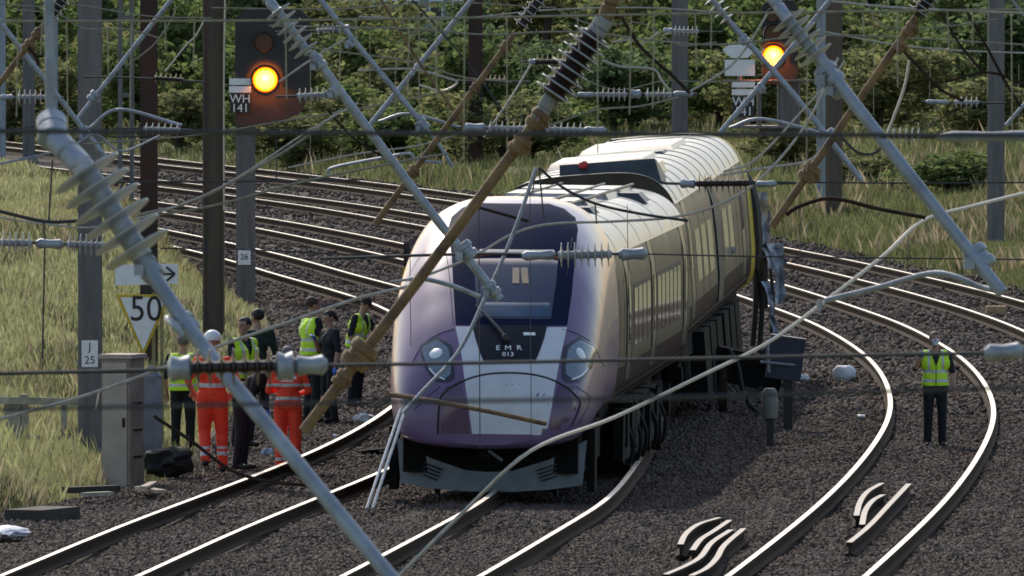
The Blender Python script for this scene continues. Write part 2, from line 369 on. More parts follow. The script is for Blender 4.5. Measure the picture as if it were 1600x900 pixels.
HALF = 1.36
def prof_fn(y, arr):
    ys = [a[0] for a in NOSE]; return np.interp(y, ys, arr)
NOSE = [(0, .56, 1.30, .70), (.04, .82, 1.46, .665), (.12, .97, 1.60, .645), (.25, 1.08, 1.76, .64), (.5, 1.18, 2.0, .64), (.8, 1.24, 2.25, .65), (1.2, 1.29, 2.53, .68),
        (1.7, 1.325, 2.85, .72), (2.3, 1.35, 3.18, .76), (3.0, 1.358, 3.45, .78), (3.8, 1.36, 3.62, .785), (4.6, 1.36, 3.70, .79), (5.5, 1.36, 3.71, .79), (40, 1.36, 3.71, .79)]
_A = np.array(NOSE)
def pchip(pts):
    x = np.array([p[0] for p in pts], float); y = np.array([p[1] for p in pts], float); h = np.diff(x); dl = np.diff(y) / h; m = np.zeros(len(x))
    m[0], m[-1] = dl[0], dl[-1]
    for i in range(1, len(x) - 1):
        if dl[i-1] * dl[i] > 0:
            w1, w2 = 2*h[i] + h[i-1], h[i] + 2*h[i-1]; m[i] = (w1 + w2) / (w1 / dl[i-1] + w2 / dl[i])
    def f(q):
        i = min(max(int(np.searchsorted(x, q)) - 1, 0), len(h) - 1); t = (q - x[i]) / h[i]
        return (1+2*t)*(1-t)**2*y[i] + t*(1-t)**2*h[i]*m[i] + t*t*(3-2*t)*y[i+1] + t*t*(t-1)*h[i]*m[i+1]
    return f
_spl = [pchip([(a[0], a[i]) for a in NOSE[:-1]]) for i in (1, 2, 3)]
def nose_dims(y):
    y = min(max(y, 0), 5.5); yy = y
    return tuple(float(_spl[i-1](yy)) for i in (1, 2, 3))
def sec_half(hw, zt, zb, z):
    zc = zb + (zt - zb) * .34
    m = 4.2 if (zb > .795 and zt < 3.55) else 2.3 + 1.05 * min(1, max(0, (zt - 1.6) / 1.4))
    if z >= zc: q = min(1, (z - zc) / (zt - zc)); return hw * max(0, 1 - q ** m) ** (1 / (m * .92))
    q = min(1, (zc - z) / (zc - zb)); return hw * max(0, 1 - .14 * q ** 2 - .86 * q ** 9) ** .8 if True else 0
def sec_ring(hw, zt, zb, n=30):
    zs = zb + (zt - zb) * (.5 - .5 * np.cos(np.linspace(0, math.pi, n)))
    right = [(sec_half(hw, zt, zb, z), z) for z in zs]
    left = [(-x, z) for x, z in reversed(right[1:-1])]
    return right + left
def nose_y(x, z):
    """distance behind the tip at which the nose surface passes (x, z)"""
    lo, hi = 0., 5.5
    for _ in range(26):
        mid = (lo + hi) / 2; hw, zt, zb = nose_dims(mid)
        ins = zb < z < zt and abs(x) < sec_half(hw, zt, zb, z)
        if ins: hi = mid
        else: lo = mid
    return hi
def nose_pt(x, z, off=0.):
    e = .02; p = Vector((x, nose_y(x, z), z))
    if off:
        px = Vector((x + e, nose_y(x + e, z), z)) - Vector((x - e, nose_y(x - e, z), z)); pz = Vector((x, nose_y(x, z + e), z + e)) - Vector((x, nose_y(x, z - e), z - e))
        nrm = px.cross(pz); nrm = nrm.normalized()
        if nrm.y > 0: nrm = -nrm
        p = p + nrm * off
    return p
def span_panel(name, rows, m, parent, off=.006, nu=14, sub=4):
    """rows: (z, x left, x right) from top to bottom; panel laid over the nose surface with a turned-in edge"""
    rr = []
    for a, b in zip(rows, rows[1:]):
        for k in range(sub): t = k / sub; rr.append(tuple(a[i] * (1-t) + b[i] * t for i in range(3)))
    rr.append(rows[-1]); mb = MB(); V = []
    for z, xl, xr in rr:
        for j in range(nu + 1): V.append(nose_pt(xl + (xr - xl) * j / nu, z, off))
    w = nu + 1; Fc = [(i*w+j+1, i*w+j, (i+1)*w+j, (i+1)*w+j+1) for i in range(len(rr)-1) for j in range(nu)]
    mb.add(V, Fc); border = [j for j in range(w)] + [i*w+nu for i in range(1, len(rr))] + [(len(rr)-1)*w+j for j in range(nu-1, -1, -1)] + [i*w for i in range(len(rr)-2, 0, -1)]
    o = len(mb.v); mb.v += [(V[i].x, V[i].y + off * 2.5, V[i].z) for i in border]; k = len(border)
    for i in range(k): mb.f.append((border[i], border[(i+1) % k], o+(i+1) % k, o+i)); mb.m.append(0)
    return mb.build(name, m, parent)
def edge_strip(name, pts, wd, m, parent, off=.012):
    q = [nose_pt(x, z, off) for x, z in catmull([(x, z, 0) for x, z in pts], 8) for x, z in [(x, z)]] if False else [nose_pt(p.x, p.y, off) for p in catmull([(x, z, 0) for x, z in pts], 8)]
    mb = MB(); mb.tube(q, wd, 6); return mb.build(name, m, parent)

def car_root(name, X, D, yaw, roll, pitch, z, label, cat, group):
    o = empty(name, (X, D, z), label, cat, group); o.rotation_mode = 'XYZ'
    o.rotation_euler = (R(pitch), R(roll), R(-yaw)); return o
def side_x(z, hw=HALF, zt=3.45, zb=.80): return sec_half(hw, zt, zb, z)
def side_panel(mb, s, y0, y1, z0, z1, off, mi=0, zt=3.45, n=5):
    V = []; zs = np.linspace(z0, z1, n)
    for yy in (y0, y1):
        for z in zs: V.append((s * (side_x(z, zt=zt) + off), yy, z))
        for z in zs: V.append((s * (side_x(z, zt=zt) - .02), yy, z))
    Fc = []
    k = 2 * n
    for i in range(n - 1):
        Fc += [(i, i+1, k+i+1, k+i), (i, n+i, n+i+1, i+1), (k+i, k+i+1, k+n+i+1, k+n+i)]
    Fc += [(0, k, k+n, n), (n-1, 2*n-1, k+2*n-1, k+n-1)]
    mb.add(V, Fc, mi)
def body_shell(mb, y0, y1, zt, n=12, lead=None):
    ring0 = sec_ring(HALF, zt, .80); k = len(ring0); V = []; Fc = []
    ys = np.linspace(y0, y1, n)
    for y in ys: V += [(x, y, z) for x, z in ring0]
    for i in range(n - 1):
        for j in range(k): Fc.append((i*k+(j+1) % k, i*k+j, (i+1)*k+j, (i+1)*k+(j+1) % k))
    Fc += [tuple(range(k)), tuple((n-1)*k+j for j in reversed(range(k)))]
    mb.add(V, Fc)
def roof_skin(name, y0, y1, zt, parent, m=roofm, zcut=2.93, off=.01):
    ring = [(x, z) for x, z in sec_ring(HALF, zt, .80, 60) if z > zcut]; ring.sort(key=lambda p: p[0]); mb = MB(); k = len(ring); V = []; n = 10
    for y in np.linspace(y0, y1, n):
        for x, z in ring:
            V.append((x * 1.004 + (off if x > 0 else -off) * .5, y, z + off))
    mb.add(V, [(i*k+j, i*k+j+1, (i+1)*k+j+1, (i+1)*k+j) for i in range(n-1) for j in range(k-1)])
    return mb.build(name, m, parent)
def roof_ribs(ys, zt, parent, m=roofm, w=.05, h=.035, name='roof_rib'):
    ring = [(x, z) for x, z in sec_ring(HALF, zt, .80, 44) if z > 2.95]; ring.sort(key=lambda p: p[0])
    for y in ys: mb = MB(); mb.tube([(x * 1.005, y, z + .012) for x, z in ring], h, 5); mb.build(name, m, parent)
def bogie(parent, y, gauge=.7525, tilt=0):
    mb = MB()
    for s in (-1, 1):
        mb.box((s * 1.0, y, .55), (.16, 3.0, .22)); mb.box((s * 1.0, y, .74), (.2, .9, .2)); mb.box((s*1.0, y - 1.25, .46), (.24, .34, .3)); mb.box((s*1.0, y + 1.25, .46), (.24, .34, .3))
        mb.tube([(s*1.06, y-.35, .4), (s*1.06, y-.35, .95)], .09, 10); mb.tube([(s*1.06, y+.35, .4), (s*1.06, y+.35, .95)], .09, 10)
    mb.box((0, y, .62), (1.9, .5, .25)); mb.box((0, y, .9), (1.2, 1.0, .25))
    b = mb.build('bogie', under, parent)
    for yy in (y - 1.25, y + 1.25):
        mb = MB()
        for s in (-1, 1):
            mb.lathe((s*(gauge-.065), yy, .43), (s*(gauge+.065), yy, .43), [(0, .1), (.02, .36), (.25, .39), (.3, .43 if s > 0 else .46), (.7, .43 if s < 0 else .46), (.75, .39), (.98, .36), (1, .1)] , 28)
        mb.tube([(-.7, yy, .43), (.7, yy, .43)], .08, 12); mb.build('wheelset', rust_dark, b)
    return b

# --- leading car
car = car_root('train_car', -.33, 179.6, 3.56, .6, 0, -.12, 'leading train car with purple and silver nose and dark windscreen, derailed and facing the camera', 'train car', 'derailed train cars')
mb = MB(); NR = 80; ys = [5.5 * (i / NR) ** 1.7 for i in range(NR + 1)]; V = []
for y in ys: V += [(x, y, z) for x, z in sec_ring(*nose_dims(y), 44)]
k = len(sec_ring(*nose_dims(1), 44))
Fc = [(i*k+(j+1) % k, i*k+j, (i+1)*k+j, (i+1)*k+(j+1) % k) for i in range(NR) for j in range(k)] + [tuple(range(k))]
mb.add(V, Fc); mb.build('nose_shell', purple, car)
# local picture helper: x,z on the nose for a picture point, solved on the nose surface
_IR = None
def NX(px, py):
    Mi = wmat(car).inverted()
    o = Mi @ CAM; far = Mi @ P(px, py, 190); dr = (far - o).normalized()
    lo = 0.; t0 = (-.5 - o.y) / dr.y; t1 = (5.6 - o.y) / dr.y
    for i in range(240):
        t = t0 + (t1 - t0) * i / 239; q = o + dr * t
        if q.y < 0: continue
        hw, zt, zb = nose_dims(q.y)
        if zb < q.z < zt and abs(q.x) < sec_half(hw, zt, zb, q.z): return (q.x, q.z)
    return (q.x, q.z)
def rows_px(rows): 
    out = []
    for y, xl, xr in rows:
        a, b = NX(xl, y), NX(xr, y); out.append(((a[1] + b[1]) / 2, a[0], b[0]))
    return out
roof_from = 3.2
# dark dome and windscreen mask
span_panel('windscreen_mask', rows_px([(318, 742, 858), (326, 722, 882), (340, 706, 899), (358, 700, 903), (400, 706, 899), (460, 709, 893), (508, 712, 886)]), glossblack, car, .006, 22, 4)
wsn = span_panel('windscreen', rows_px([(404, 741, 872), (440, 742, 869), (475, 744, 864), (499, 746, 861)]), glass, car, .012, 14, 3)
span_panel('bonnet_panel', rows_px([(511, 712, 886), (560, 722, 875), (640, 733, 861), (688, 739, 852)]), silver, car, .006, 14, 5)
span_panel('number_panel', rows_px([(509, 738, 855), (530, 743, 850), (552, 750, 842), (566, 756, 836)]), mat('number_panel_black', (.012, .014, .022), .4, 0, 0, ior=1.25), car, .012, 10, 3)
span_panel('windscreen_top_strip', rows_px([(391, 748, 866), (400, 745, 868)]), mat('pale_grey_strip', (.16, .19, .22), .4), car, .012, 8, 2)  # pale grey strip along the top edge of the windscreen
# coupler hatch seam
edge_strip('coupler_hatch_seam', [NX(684, 690), NX(686, 640), NX(692, 616), NX(718, 598), NX(755, 586), NX(795, 583), NX(835, 586), NX(870, 597), NX(897, 616), NX(904, 640), NX(905, 690)], .014, rubber, car, .004)
span_panel('nose_lower_panel', rows_px([(603, 872, 897), (640, 864, 900), (690, 854, 900)]), purpled, car, .004, 6, 4)
span_panel('nose_lower_panel', rows_px([(603, 697, 722), (640, 690, 731), (690, 689, 736)]), purpled, car, .004, 6, 4)
span_panel('nose_lip', rows_px([(689.5, 690, 904), (694, 694, 899), (699, 704, 888)]), mat('dark_lip_paint', (.03, .010, .024), .5, 0, .2, 4, spec=.2), car, .006, 14, 3)
# headlights
def headlight(sgn):
    c = 794
    def q(dx, y): return (c + sgn * dx, y)
    def rws(k): # rows by dx min/max
        out = []
        for y, a, b in k:
            xs = sorted((c + sgn * a, c + sgn * b)); out.append((y, xs[0], xs[1]))
        return out
    h = span_panel('headlight', rows_px(rws([(527, 109, 112), (540, 88, 136), (546, 86, 139), (575, 84, 130), (590, 84, 120), (597, 92, 112)])), lampdark, car, .012, 8, 3)
    span_panel('lamp_lens', rows_px(rws([(533, 108, 112), (543, 95, 131), (549, 92, 134), (572, 89, 126), (585, 89, 117), (591, 96, 110)])), lampglass, h, .018, 8, 3)
    p = nose_pt(*NX(c + sgn * 112, 554), .022); mb = MB(); nrm = (nose_pt(*NX(c + sgn*112, 554), .06) - nose_pt(*NX(c + sgn*112, 554), .02)).normalized()
    mb.lathe(p - nrm*.02, p + nrm*.012, [(0, .085), (.7, .085), (1, .07), (1, .001)], 20); mb.build('lamp_bowl', lampwhite, h)
    q0 = [nose_pt(*NX(c + sgn * x, y), .02) for x, y in ((122, 577), (112, 588), (98, 594))]; mb = MB(); mb.tube(catmull(q0, 4), .011, 6); mb.build('daylight_strip', lampwhite, h)
headlight(-1); headlight(1)
# painted windscreen reflection, beige cab interior, wipers, letters
def on_nose(px, py, off): 
    x, z = NX(px, py); p = nose_pt(x, z, off); e = .03
    u = (nose_pt(x + e, z, off) - nose_pt(x - e, z, off)).normalized(); v = nose_pt(x, z + e, off) - nose_pt(x, z - e, off); n = u.cross(v).normalized(); v = n.cross(u)
    M = Matrix((u, v, n)).transposed().to_4x4(); M.translation = p; return wmat(car) @ M
span_panel('glass_reflection_strip', rows_px([(474, 752, 858), (486, 750, 859), (496, 750, 859)]), mat('blue_grey_reflection', (.045, .085, .15), .4, 0, .2, 5, ior=1.2), wsn, .016, 10, 2)  # lighter blue-grey strip paints a reflection low on the glass
seatm = mat('beige_cab_partition', (.30, .22, .14), .6, 0, .2, 6)
for px in (806, 820):
    mb = MB(); M = on_nose(px, 432, .016); mb.box((0, 0, 0), (.085, .36, .004)); o = mb.build('cab_interior_panel', seatm, wsn, smooth=False); setw(o, wsn, M)  # thin beige panels on the glass for the seat-like cab interior
mb = MB()
q = [nose_pt(*NX(x, y), .05) for x, y in ((792, 534), (775, 512), (752, 490))]; mb.tube(q, .018, 6)
q = [nose_pt(*NX(x, y), .06) for x, y in ((788, 531), (768, 508), (744, 483))]; mb.tube(q, .012, 6)
p = nose_pt(*NX(790, 533), .04); mb.blob(p, (.07, .05, .06), 4, 0, 1); mb.build('wiper', black, car)
for ch, px in (('E', 778), ('M', 794), ('R', 811)):
    text(ch, .115, on_nose(px, 545, .016), white, car, 'fleet_letter', .002)
text('013', .10, on_nose(794, 555, .016), white, car, 'unit_number', .002)
mb = MB(); mb.box((0, 0, 0), (.15, .05, .006)); o = mb.build('name_plate', white, car, smooth=False); setw(o, car, on_nose(827, 523, .016))
edge_strip('windscreen_top_seal', [NX(728, 402), NX(770, 399), NX(800, 398), NX(840, 400), NX(884, 405)], .012, mat('orange_line', (.55, .13, .04), .5), car, .01)
for sg in (-1, 1):
    edge_strip('nose_panel_seam', [NX(794 + sg * x, y) for x, y in ((84, 514), (108, 522), (134, 540), (152, 572))], .005, rubber, car, .002)
    edge_strip('nose_panel_seam', [NX(794 + sg * x, y) for x, y in ((106, 604), (128, 622), (146, 640))], .005, rubber, car, .002)
    edge_strip('nose_panel_seam', [NX(794 + sg * x, y) for x, y in ((100, 372), (92, 430), (86, 505))], .004, rubber, car, .002)
# valance, buffer pan, snowplough
mb = MB()
top = [(-1.20, .74), (-.75, .50), (-.3, .36), (0, .34), (.3, .36), (.75, .50), (1.20, .74)]; bot = [(-1.15, .17), (-.75, .12), (-.3, .095), (0, .09), (.3, .095), (.75, .12), (1.15, .17)]
def vy(x): return .55 + .55 * (abs(x) / 1.18) ** 2.2
V = [(x, vy(x), z) for x, z in top] + [(x, vy(x) + .03, z) for x, z in bot] + [(x, vy(x) + .12, z) for x, z in top] + [(x, vy(x) + .15, z) for x, z in bot]
n = 7; Fc = []
for i in range(n - 1):
    Fc += [(i, i+1, n+i+1, n+i), (2*n+i+1, 2*n+i, 3*n+i, 3*n+i+1), (i+1, i, 2*n+i, 2*n+i+1), (n+i, n+i+1, 3*n+i+1, 3*n+i)]
Fc += [(0, n, 3*n, 2*n), (n-1, 3*n-1, 4*n-1, 2*n-1)]
mb.add(V, Fc); val = mb.build('valance', valance, car)
for s in (-1, 1):
    mb = MB()
    for k in range(4):
        x0, x1 = s * (.90 - .02*k), s * (.60 + .02*k); z0 = .46 - .05 * k; pts = [(x, vy(x) - .006, z0 - .10 * (.9 - abs(x)) / .3) for x in np.linspace(x0, x1, 5)]; mb.tube(pts, .012, 5)
    mb.build('vent_slot', black, val)
mb = MB(); V = []
mb.box((0, 1.75, .55), (2.2, 1.9, .46)); mb.box((0, 3.2, .66), (2.35, 2.6, .5)); mb.build('nose_underframe', under, car)
for s in (-1, 1): MB().box((s * 1.25, 1.4, .48), (.10, .5, .8)).build('guard_plate', under, car)
MB().tube([(-.02, .30, .60), (-.02, .9, .60)], .09, 12).build('coupler', under, car); MB().tube([(.02, .22, .62), (.17, .4, .50)], .02, 6).build('coupler_pin', galv, car)
# body behind the nose
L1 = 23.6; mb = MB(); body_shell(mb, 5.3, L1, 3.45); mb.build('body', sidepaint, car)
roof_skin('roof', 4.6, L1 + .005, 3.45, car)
roof_ribs(np.arange(6.2, L1, 2.9), 3.45, car, roofm, .05, .007)
for y in (7.5, 12.5, 17.2, 20.5): MB().box((-.1, y, 3.46), (1.5, 2.6, .13), 0, None, .9).build('roof_pod', roofm, car)
for y, x in ((9.7, .1), (14.9, -.3), (19.0, .25), (22.4, -.1)): MB().box((x, y, 3.43), (1.5, 1.2, .12), 0, None, .85).build('roof_box', roofdark, car)
for x in (-.5, .1, .5): MB().tube([(x, 6, 3.55), (x + .1, 22.5, 3.53)], .02, 6).build('roof_cable', roofdark, car)
WIN = [(9.0 + 1.05 * i, 9.82 + 1.05 * i) for i in range(4)] + [(14.9 + 1.05 * i, 15.72 + 1.05 * i) for i in range(6)]
for s in (-1, 1):
    for a, b in WIN:
        mb = MB(); side_panel(mb, s, a, b, 1.70, 2.44, .010, 0); mb.build('window', sideglass, car, smooth=True)
    for a, b in ((8.85, 13.15), (14.75, 21.1)):
        mb = MB(); side_panel(mb, s, a, b, 1.64, 2.50, .004, 0); mb.build('window_band', rubber, car, smooth=True)
    for dy in (7.3, 13.5, 22.0):
        mb = MB(); side_panel(mb, s, dy, dy + .9, .95, 2.98, .012, 0, n=7); d = mb.build('door', sidepanel, car)
        mb = MB(); side_panel(mb, s, dy + .25, dy + .65, 1.75, 2.5, .02, 0); mb.build('pane', sideglass, d)
        for q0_ in (dy - .12, dy + .92): mb = MB(); side_panel(mb, s, q0_, q0_ + .1, .92, 3.0, .016, 0, n=7); mb.build('door_seal', rubber, d)
    for yy in (5.6, 6.6, 21.5): mb = MB(); side_panel(mb, s, yy + .04, yy + .07, .9, 2.95, .004, 0, n=7); mb.build('panel_seam', rubber, car)
mb = MB(); random.seed(5)
for y in (8.6, 10.6, 12.6, 14.6):
    for s in (-1, 1): mb.box((s * .97, y, .56), (.74, 1.75 - .12 * (y % 3), .88 - .1 * (y % 2)))
mb.box((0, 12, .85), (2.2, 13, .3)); mb.build('underframe', under, car)
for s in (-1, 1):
    mb = MB(); side_panel(mb, s, 5.5, L1 - .02, 0.84, 1.50, .004, 0, n=6); mb.build('painted_reflection_band', purpledk, car)  # dark band paints the ballast reflection onto the lower side
rg_ = random.Random(12)
for y in np.arange(6.0, 17.5, .62):
    w2, h2 = rg_.uniform(.25, .75), rg_.uniform(.3, .85); mb = MB(); mb.box((1.30 + rg_.uniform(-.06, .10), y, .92 - h2 / 2), (.12, w2, h2), 0, Matrix.Rotation(R(rg_.uniform(-14, 14)), 3, 'X')); mb.build('underfloor_unit', under if rg_.random() < .75 else underg, car, smooth=False)
for y in (7.0, 8.9, 10.3, 12.9, 15.2):
    mb = MB(); mb.tube(catmull([(1.32, y, .85), (1.46, y + .15, .5), (1.40, y + .4, .18), (1.36, y + .7, .5)], 5), .03, 6); mb.build('hanging_hose', rubber, car)
for y in (7.2, 9.6, 11.6, 13.8):
    mb = MB(); mb.box((1.36, y, .58), (.05, random.uniform(.6, 1.3), .62)); mb.tube([(1.3, y-.7, .9), (1.38, y-.5, .6), (1.34, y-.2, .45)], .035, 6); mb.build('equipment_cover', underg, car, smooth=False)
mb = MB(); mb.box((-1.62, 9.2, 1.95), (.09, 1.1, 2.1)); sd_ = mb.build('open_plug_door', rubber, car, smooth=False)
MB().box((-1.62, 8.64, 2.62), (.12, .03, .14)).build('yellow_marker', gangyellow, sd_, smooth=False); MB().box((-1.52, 9.2, 3.04), (.3, 1.1, .07), 0, Matrix.Rotation(R(-28), 3, 'Y')).build('door_canopy', purpled, sd_, smooth=False)
bogie(car, 3.4); bogie(car, 19.6)

# --- second car, tilted
car2 = car_root('train_car', 1.26, 203.8, 3.2, -4.2, .45, .0, 'second train car leaning behind the leading car, with ribbed roof and yellow end panel', 'train car', 'derailed train cars')
L2 = 23.4; Z2 = 3.50
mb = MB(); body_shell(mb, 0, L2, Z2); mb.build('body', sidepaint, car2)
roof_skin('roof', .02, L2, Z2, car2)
roof_ribs(np.arange(1.0, L2, 1.9), Z2, car2, roofm, .05, .011)
mb = MB()
V = [(-.36, .1, 3.10), (1.16, .1, 3.10), (1.02, .45, 3.66), (-.34, .45, 3.66), (-.36, 1.8, 3.38), (1.10, 1.8, 3.36), (1.0, 1.6, 3.60), (-.34, 1.6, 3.60)]
mb.add(V, [(0, 1, 2, 3), (1, 5, 6, 2), (4, 0, 3, 7), (3, 2, 6, 7), (5, 4, 7, 6), (0, 4, 5, 1)]); pod = mb.build('roof_fairing', roofdark, car2, smooth=False)
mb = MB(); mb.blob((.0, .38, 3.64), (.07, .07, .06), 2, 0, 2, .1); mb.build('red_lamp', mat('red_marker', (.45, .03, .03), .4), pod)
for c_, s_ in (((.55, 3.6, 3.46), (.9, 1.6, .16)), ((-.1, 8, 3.49), (1.5, 4.0, .12)), ((0, 15.5, 3.49), (1.5, 5, .12))): MB().box(c_, s_, 0, None, .9).build('roof_pod', roofm, car2)
for c_, s_ in (((.1, 5.2, 3.45), (1.5, .8, .12)), ((0, 11.6, 3.46), (1.5, 1.5, .12)), ((0, 18.6, 3.46), (1.4, .5, .12)), ((-.1, 22.0, 3.46), (1.3, .8, .12))): MB().box(c_, s_, 0, None, .85).build('roof_box', roofdark, car2)
for s in (-1, 1):
    for a in (3.9, 6.0, 8.1, 13.6, 15.7):
        mb = MB(); side_panel(mb, s, a, a + 1.5, 1.75, 2.5, .006, 0, Z2); mb.build('window', sideglass, car2)
    for dy, wdt in ((1.6, .9), (20.2, 1.0)):
        mb = MB(); side_panel(mb, s, dy, dy + wdt, .95, 2.98, .012, 0, Z2, 7); d = mb.build('door', sidepanel, car2)
        mb = MB(); side_panel(mb, s, dy + .2, dy + .7, 2.0, 2.75, .02, 0, Z2); mb.build('pane', sideglass, d)
    mb = MB(); side_panel(mb, s, .02, L2 - .02, 0.84, 1.50, .003, 0, Z2, 6); mb.build('painted_reflection_band', purpledk, car2)  # same painted ballast reflection on the second car
    mb = MB(); side_panel(mb, s, 10.6, 12.2, .86, 3.06, .03, 0, Z2, 7); mb.build('open_doorway', rubber, car2)
    for yy in (.5, 3.0, 5.6, 7.7, 13.0, 17.4, 18.8, 21.7): mb = MB(); side_panel(mb, s, yy, yy + .06, .9, 3.0, .005, 0, Z2, 7); mb.build('panel_seam', rubber, car2)
ring = sec_ring(HALF * 1.0, Z2, .80, 26); mb = MB(); V = [(x * 1.005 + .0, L2 - .02, z) for x, z in ring] + [(x * 1.02 + .03, L2 + .22, z) for x, z in ring]; k = len(ring)
mb.add(V, [((j+1) % k, j, k+j, k+(j+1) % k) for j in range(k)] + [tuple(k+j for j in reversed(range(k)))]); mb.build('end_panel', gangyellow, car2)
mb = MB()
for k2 in range(5):
    ring2 = [(x * (1.06 - .03 * (k2 % 2)) + .22, L2 + .34 + .13 * k2, z) for x, z in sec_ring(1.15, 3.0, 1.1, 14)]; mb.tube(ring2 + [ring2[0]], .085, 6)
mb.build('gangway_bellows', rubber, car2)
mb = MB(); mb.box((0, L2 / 2, .86), (2.3, 20, .32))
for y in (6.3, 8.6, 10.8, 13.4, 15.6, 17.6): mb.box((.92, y, .5), (.8, 1.9 - .2 * (y % 2), .95)); mb.box((-.92, y, .5), (.8, 1.9, .9))
mb.build('underframe', under, car2)
bogie(car2, 3.2); bogie(car2, 20.2)
# torn sheets and hoses hanging at the broken gangway
bluewhite = mat('torn_blue_white_sheet', (.55, .60, .68), .5, 0, .9, 5, .5, 10, col2=(.02, .03, .08))
navy = mat('dark_blue_steel', (.015, .02, .045), .5, 0, .4, 6)
def ribbon(mb, a, b, w, seed, n=10, sway=.1):
    rg = random.Random(seed); a, b = Vector(a), Vector(b); V = []; off = 0
    for i in range(n + 1):
        t = i / n; off += rg.uniform(-sway, sway) * .4; ww = w * (1 - .5 * t) * rg.uniform(.7, 1.1); c = a.lerp(b, t)
        for s_ in (-1, 0, 1): V.append(c + Vector((off + s_ * ww, rg.uniform(-.1, .1) + (s_ == 0) * .08, 0)))
    o = len(mb.v); F_ = []
    for i in range(n):
        for j in range(2): F_.append((i*3+j, i*3+j+1, (i+1)*3+j+1, (i+1)*3+j))
    V2_ = [v + Vector((0, .012, 0)) for v in V]; m_ = len(V)
    mb.add(V + V2_, F_ + [tuple(m_ + i for i in reversed(f)) for f in F_] + [(i*3, (i+1)*3, m_+(i+1)*3, m_+i*3) for i in range(n)] + [((i+1)*3+2, i*3+2, m_+i*3+2, m_+(i+1)*3+2) for i in range(n)])
mb = MB(); ribbon(mb, P(1190, 300, 228.4), P(1212, 420, 228.4), .11, 1); tag(mb.build('torn_sheet', bluewhite, car2), 'torn blue and white strip of sheet'); 
mb = MB(); ribbon(mb, P(1207, 380, 228.2), P(1214, 475, 228.2), .13, 2); tag(mb.build('torn_sheet', bluewhite, car2), 'crumpled blue and white sheet hanging lower')
mb = MB(); ribbon(mb, P(1195, 440, 228.3), P(1200, 545, 228.3), .07, 5); mb.build('torn_sheet', bluewhite, car2)
for a_, b_, r_ in (((1178, 400), (1176, 540), .05), ((1188, 380), (1186, 560), .045), ((1204, 420), (1205, 520), .03), ((1182, 330), (1192, 480), .09)):
    mb = MB(); mb.tube(catmull([P(*a_, 228.6), P((a_[0]+b_[0])/2 + 4, (a_[1]+b_[1])/2, 228.5), P(*b_, 228.6)], 6), r_, 7); mb.build('gangway_hose', rubber, car2)
Mi = wmat(car2).inverted()
for o in car2.children:
    if o.name.startswith(('torn_sheet', 'gangway_hose')):
        for v in o.data.vertices: v.co = Mi @ v.co

# ------------------------------------------------------------------ lineside masts
def hsec(mb, x, y, z0, z1, w, dpt, mi=0, tf=.03):
    mb.box((x, y - dpt/2, (z0+z1)/2), (w, tf, z1-z0), mi); mb.box((x, y + dpt/2, (z0+z1)/2), (w, tf, z1-z0), mi); mb.box((x, y, (z0+z1)/2), (.03, dpt - tf - .004, z1-z0), mi)
def mast(px, w_px, ybase, m, label, d=None, kind='h', top=8.6, ry=0, group='overhead line masts'):
    g = G(px, ybase) if d is None else Vector((P(px, 300, d).x, d, 0)); g.z = float(ground_z(g.x, g.y)) if abs(g.x - 0) < 1e9 else 0
    g.z = max(g.z, BAL - .05) if (g.x > XL(g.y) and g.x < XR(g.y)) else g.z
    w_ = w_px * g.y / F
    o = empty('line_mast', g, label, 'mast', group, rz=ry)
    mb = MB()
    if kind == 'h': hsec(mb, 0, 0, -.3, top - g.z, w_, w_ * .9)
    elif kind == 'web':   # web faces the camera, flanges at the sides
        mb.box((0, 0, (top - g.z) / 2), (w_ - .06, .03, top - g.z)); mb.box((-w_/2 + .014, 0, (top - g.z)/2), (.03, w_ * .8, top - g.z)); mb.box((w_/2 - .014, 0, (top-g.z)/2), (.03, w_ * .8, top - g.z))
    elif kind == 'twin':
        for s_ in (-1, 1): mb.box((s_ * (w_/2 - .05), 0, (top - g.z)/2), (.10, .16, top - g.z))
        zz = .4
        while zz < top - g.z: mb.box((0, -.06, zz), (w_ - .2, .02, .10)); zz += .9
    mb.build('column', m, o, smooth=False)
    MB().box((0, 0, .06), (w_ + .18, w_ + .18, .14)).build('base_plate', concrete, o, smooth=False)
    return o, w_
def num_plate(o, w_, pz, lines, wd=.22, ht=.36):
    M = Matrix.Translation((0, -w_ * .45 - .03, pz)); mb = MB(); mb.box((0, -w_*.45 - .02, pz), (wd, .012, ht)); p = mb.build('number_plate', white, o, smooth=False)
    for k, t in enumerate(lines): text(t, ht / (len(lines) + .4) , wmat(o) @ Matrix.Translation((0, -w_*.45 - .028, pz + ht * (.5 - (k + .5) / len(lines)))) @ UPRIGHT, black, p, 'plate_number')
    for q in (ht * .28, -ht * .28): MB().box((0, -w_*.45 - .008, pz + q), (w_ + .06, .01, .025)).build('plate_strap', galv, o, smooth=False)
m1, w1 = mast(141, 37, 722, steelmast, 'thick grey mast in front of the beige cabinet, bearing a small white number plate')
num_plate(m1, w1, P(143, 552, m1.location.y).z - m1.location.z, ('J', '25'))
mast(45, 19, 0, steelmast, 'distant pale grey mast behind the top left brown arm', d=415)
mast(3, 12, 0, steelpale, 'bluish mast cut off by the left edge of the picture', d=410)
mast(197, 25, 0, steelmast, 'laced twin channel mast just right of the thick grey mast', d=330, kind='twin')
mast(233, 27, 600, steelrust, 'dark rust stained mast behind the speed restriction sign')
m7, w7 = mast(334, 34, 545, steelbrown, 'tall brown mast rising behind the white helmet', kind='web')
mast(743, 22, 0, steelrust, 'dark brown mast beyond the tracks, above the train windscreen', d=392)
mast(1062, 25, 0, steelmast, 'grey mast standing behind the ribbed roof of the second car', d=330)
mast(1303, 26, 362, steelbrown, 'brown mast on the right slope beside a pale narrow post')
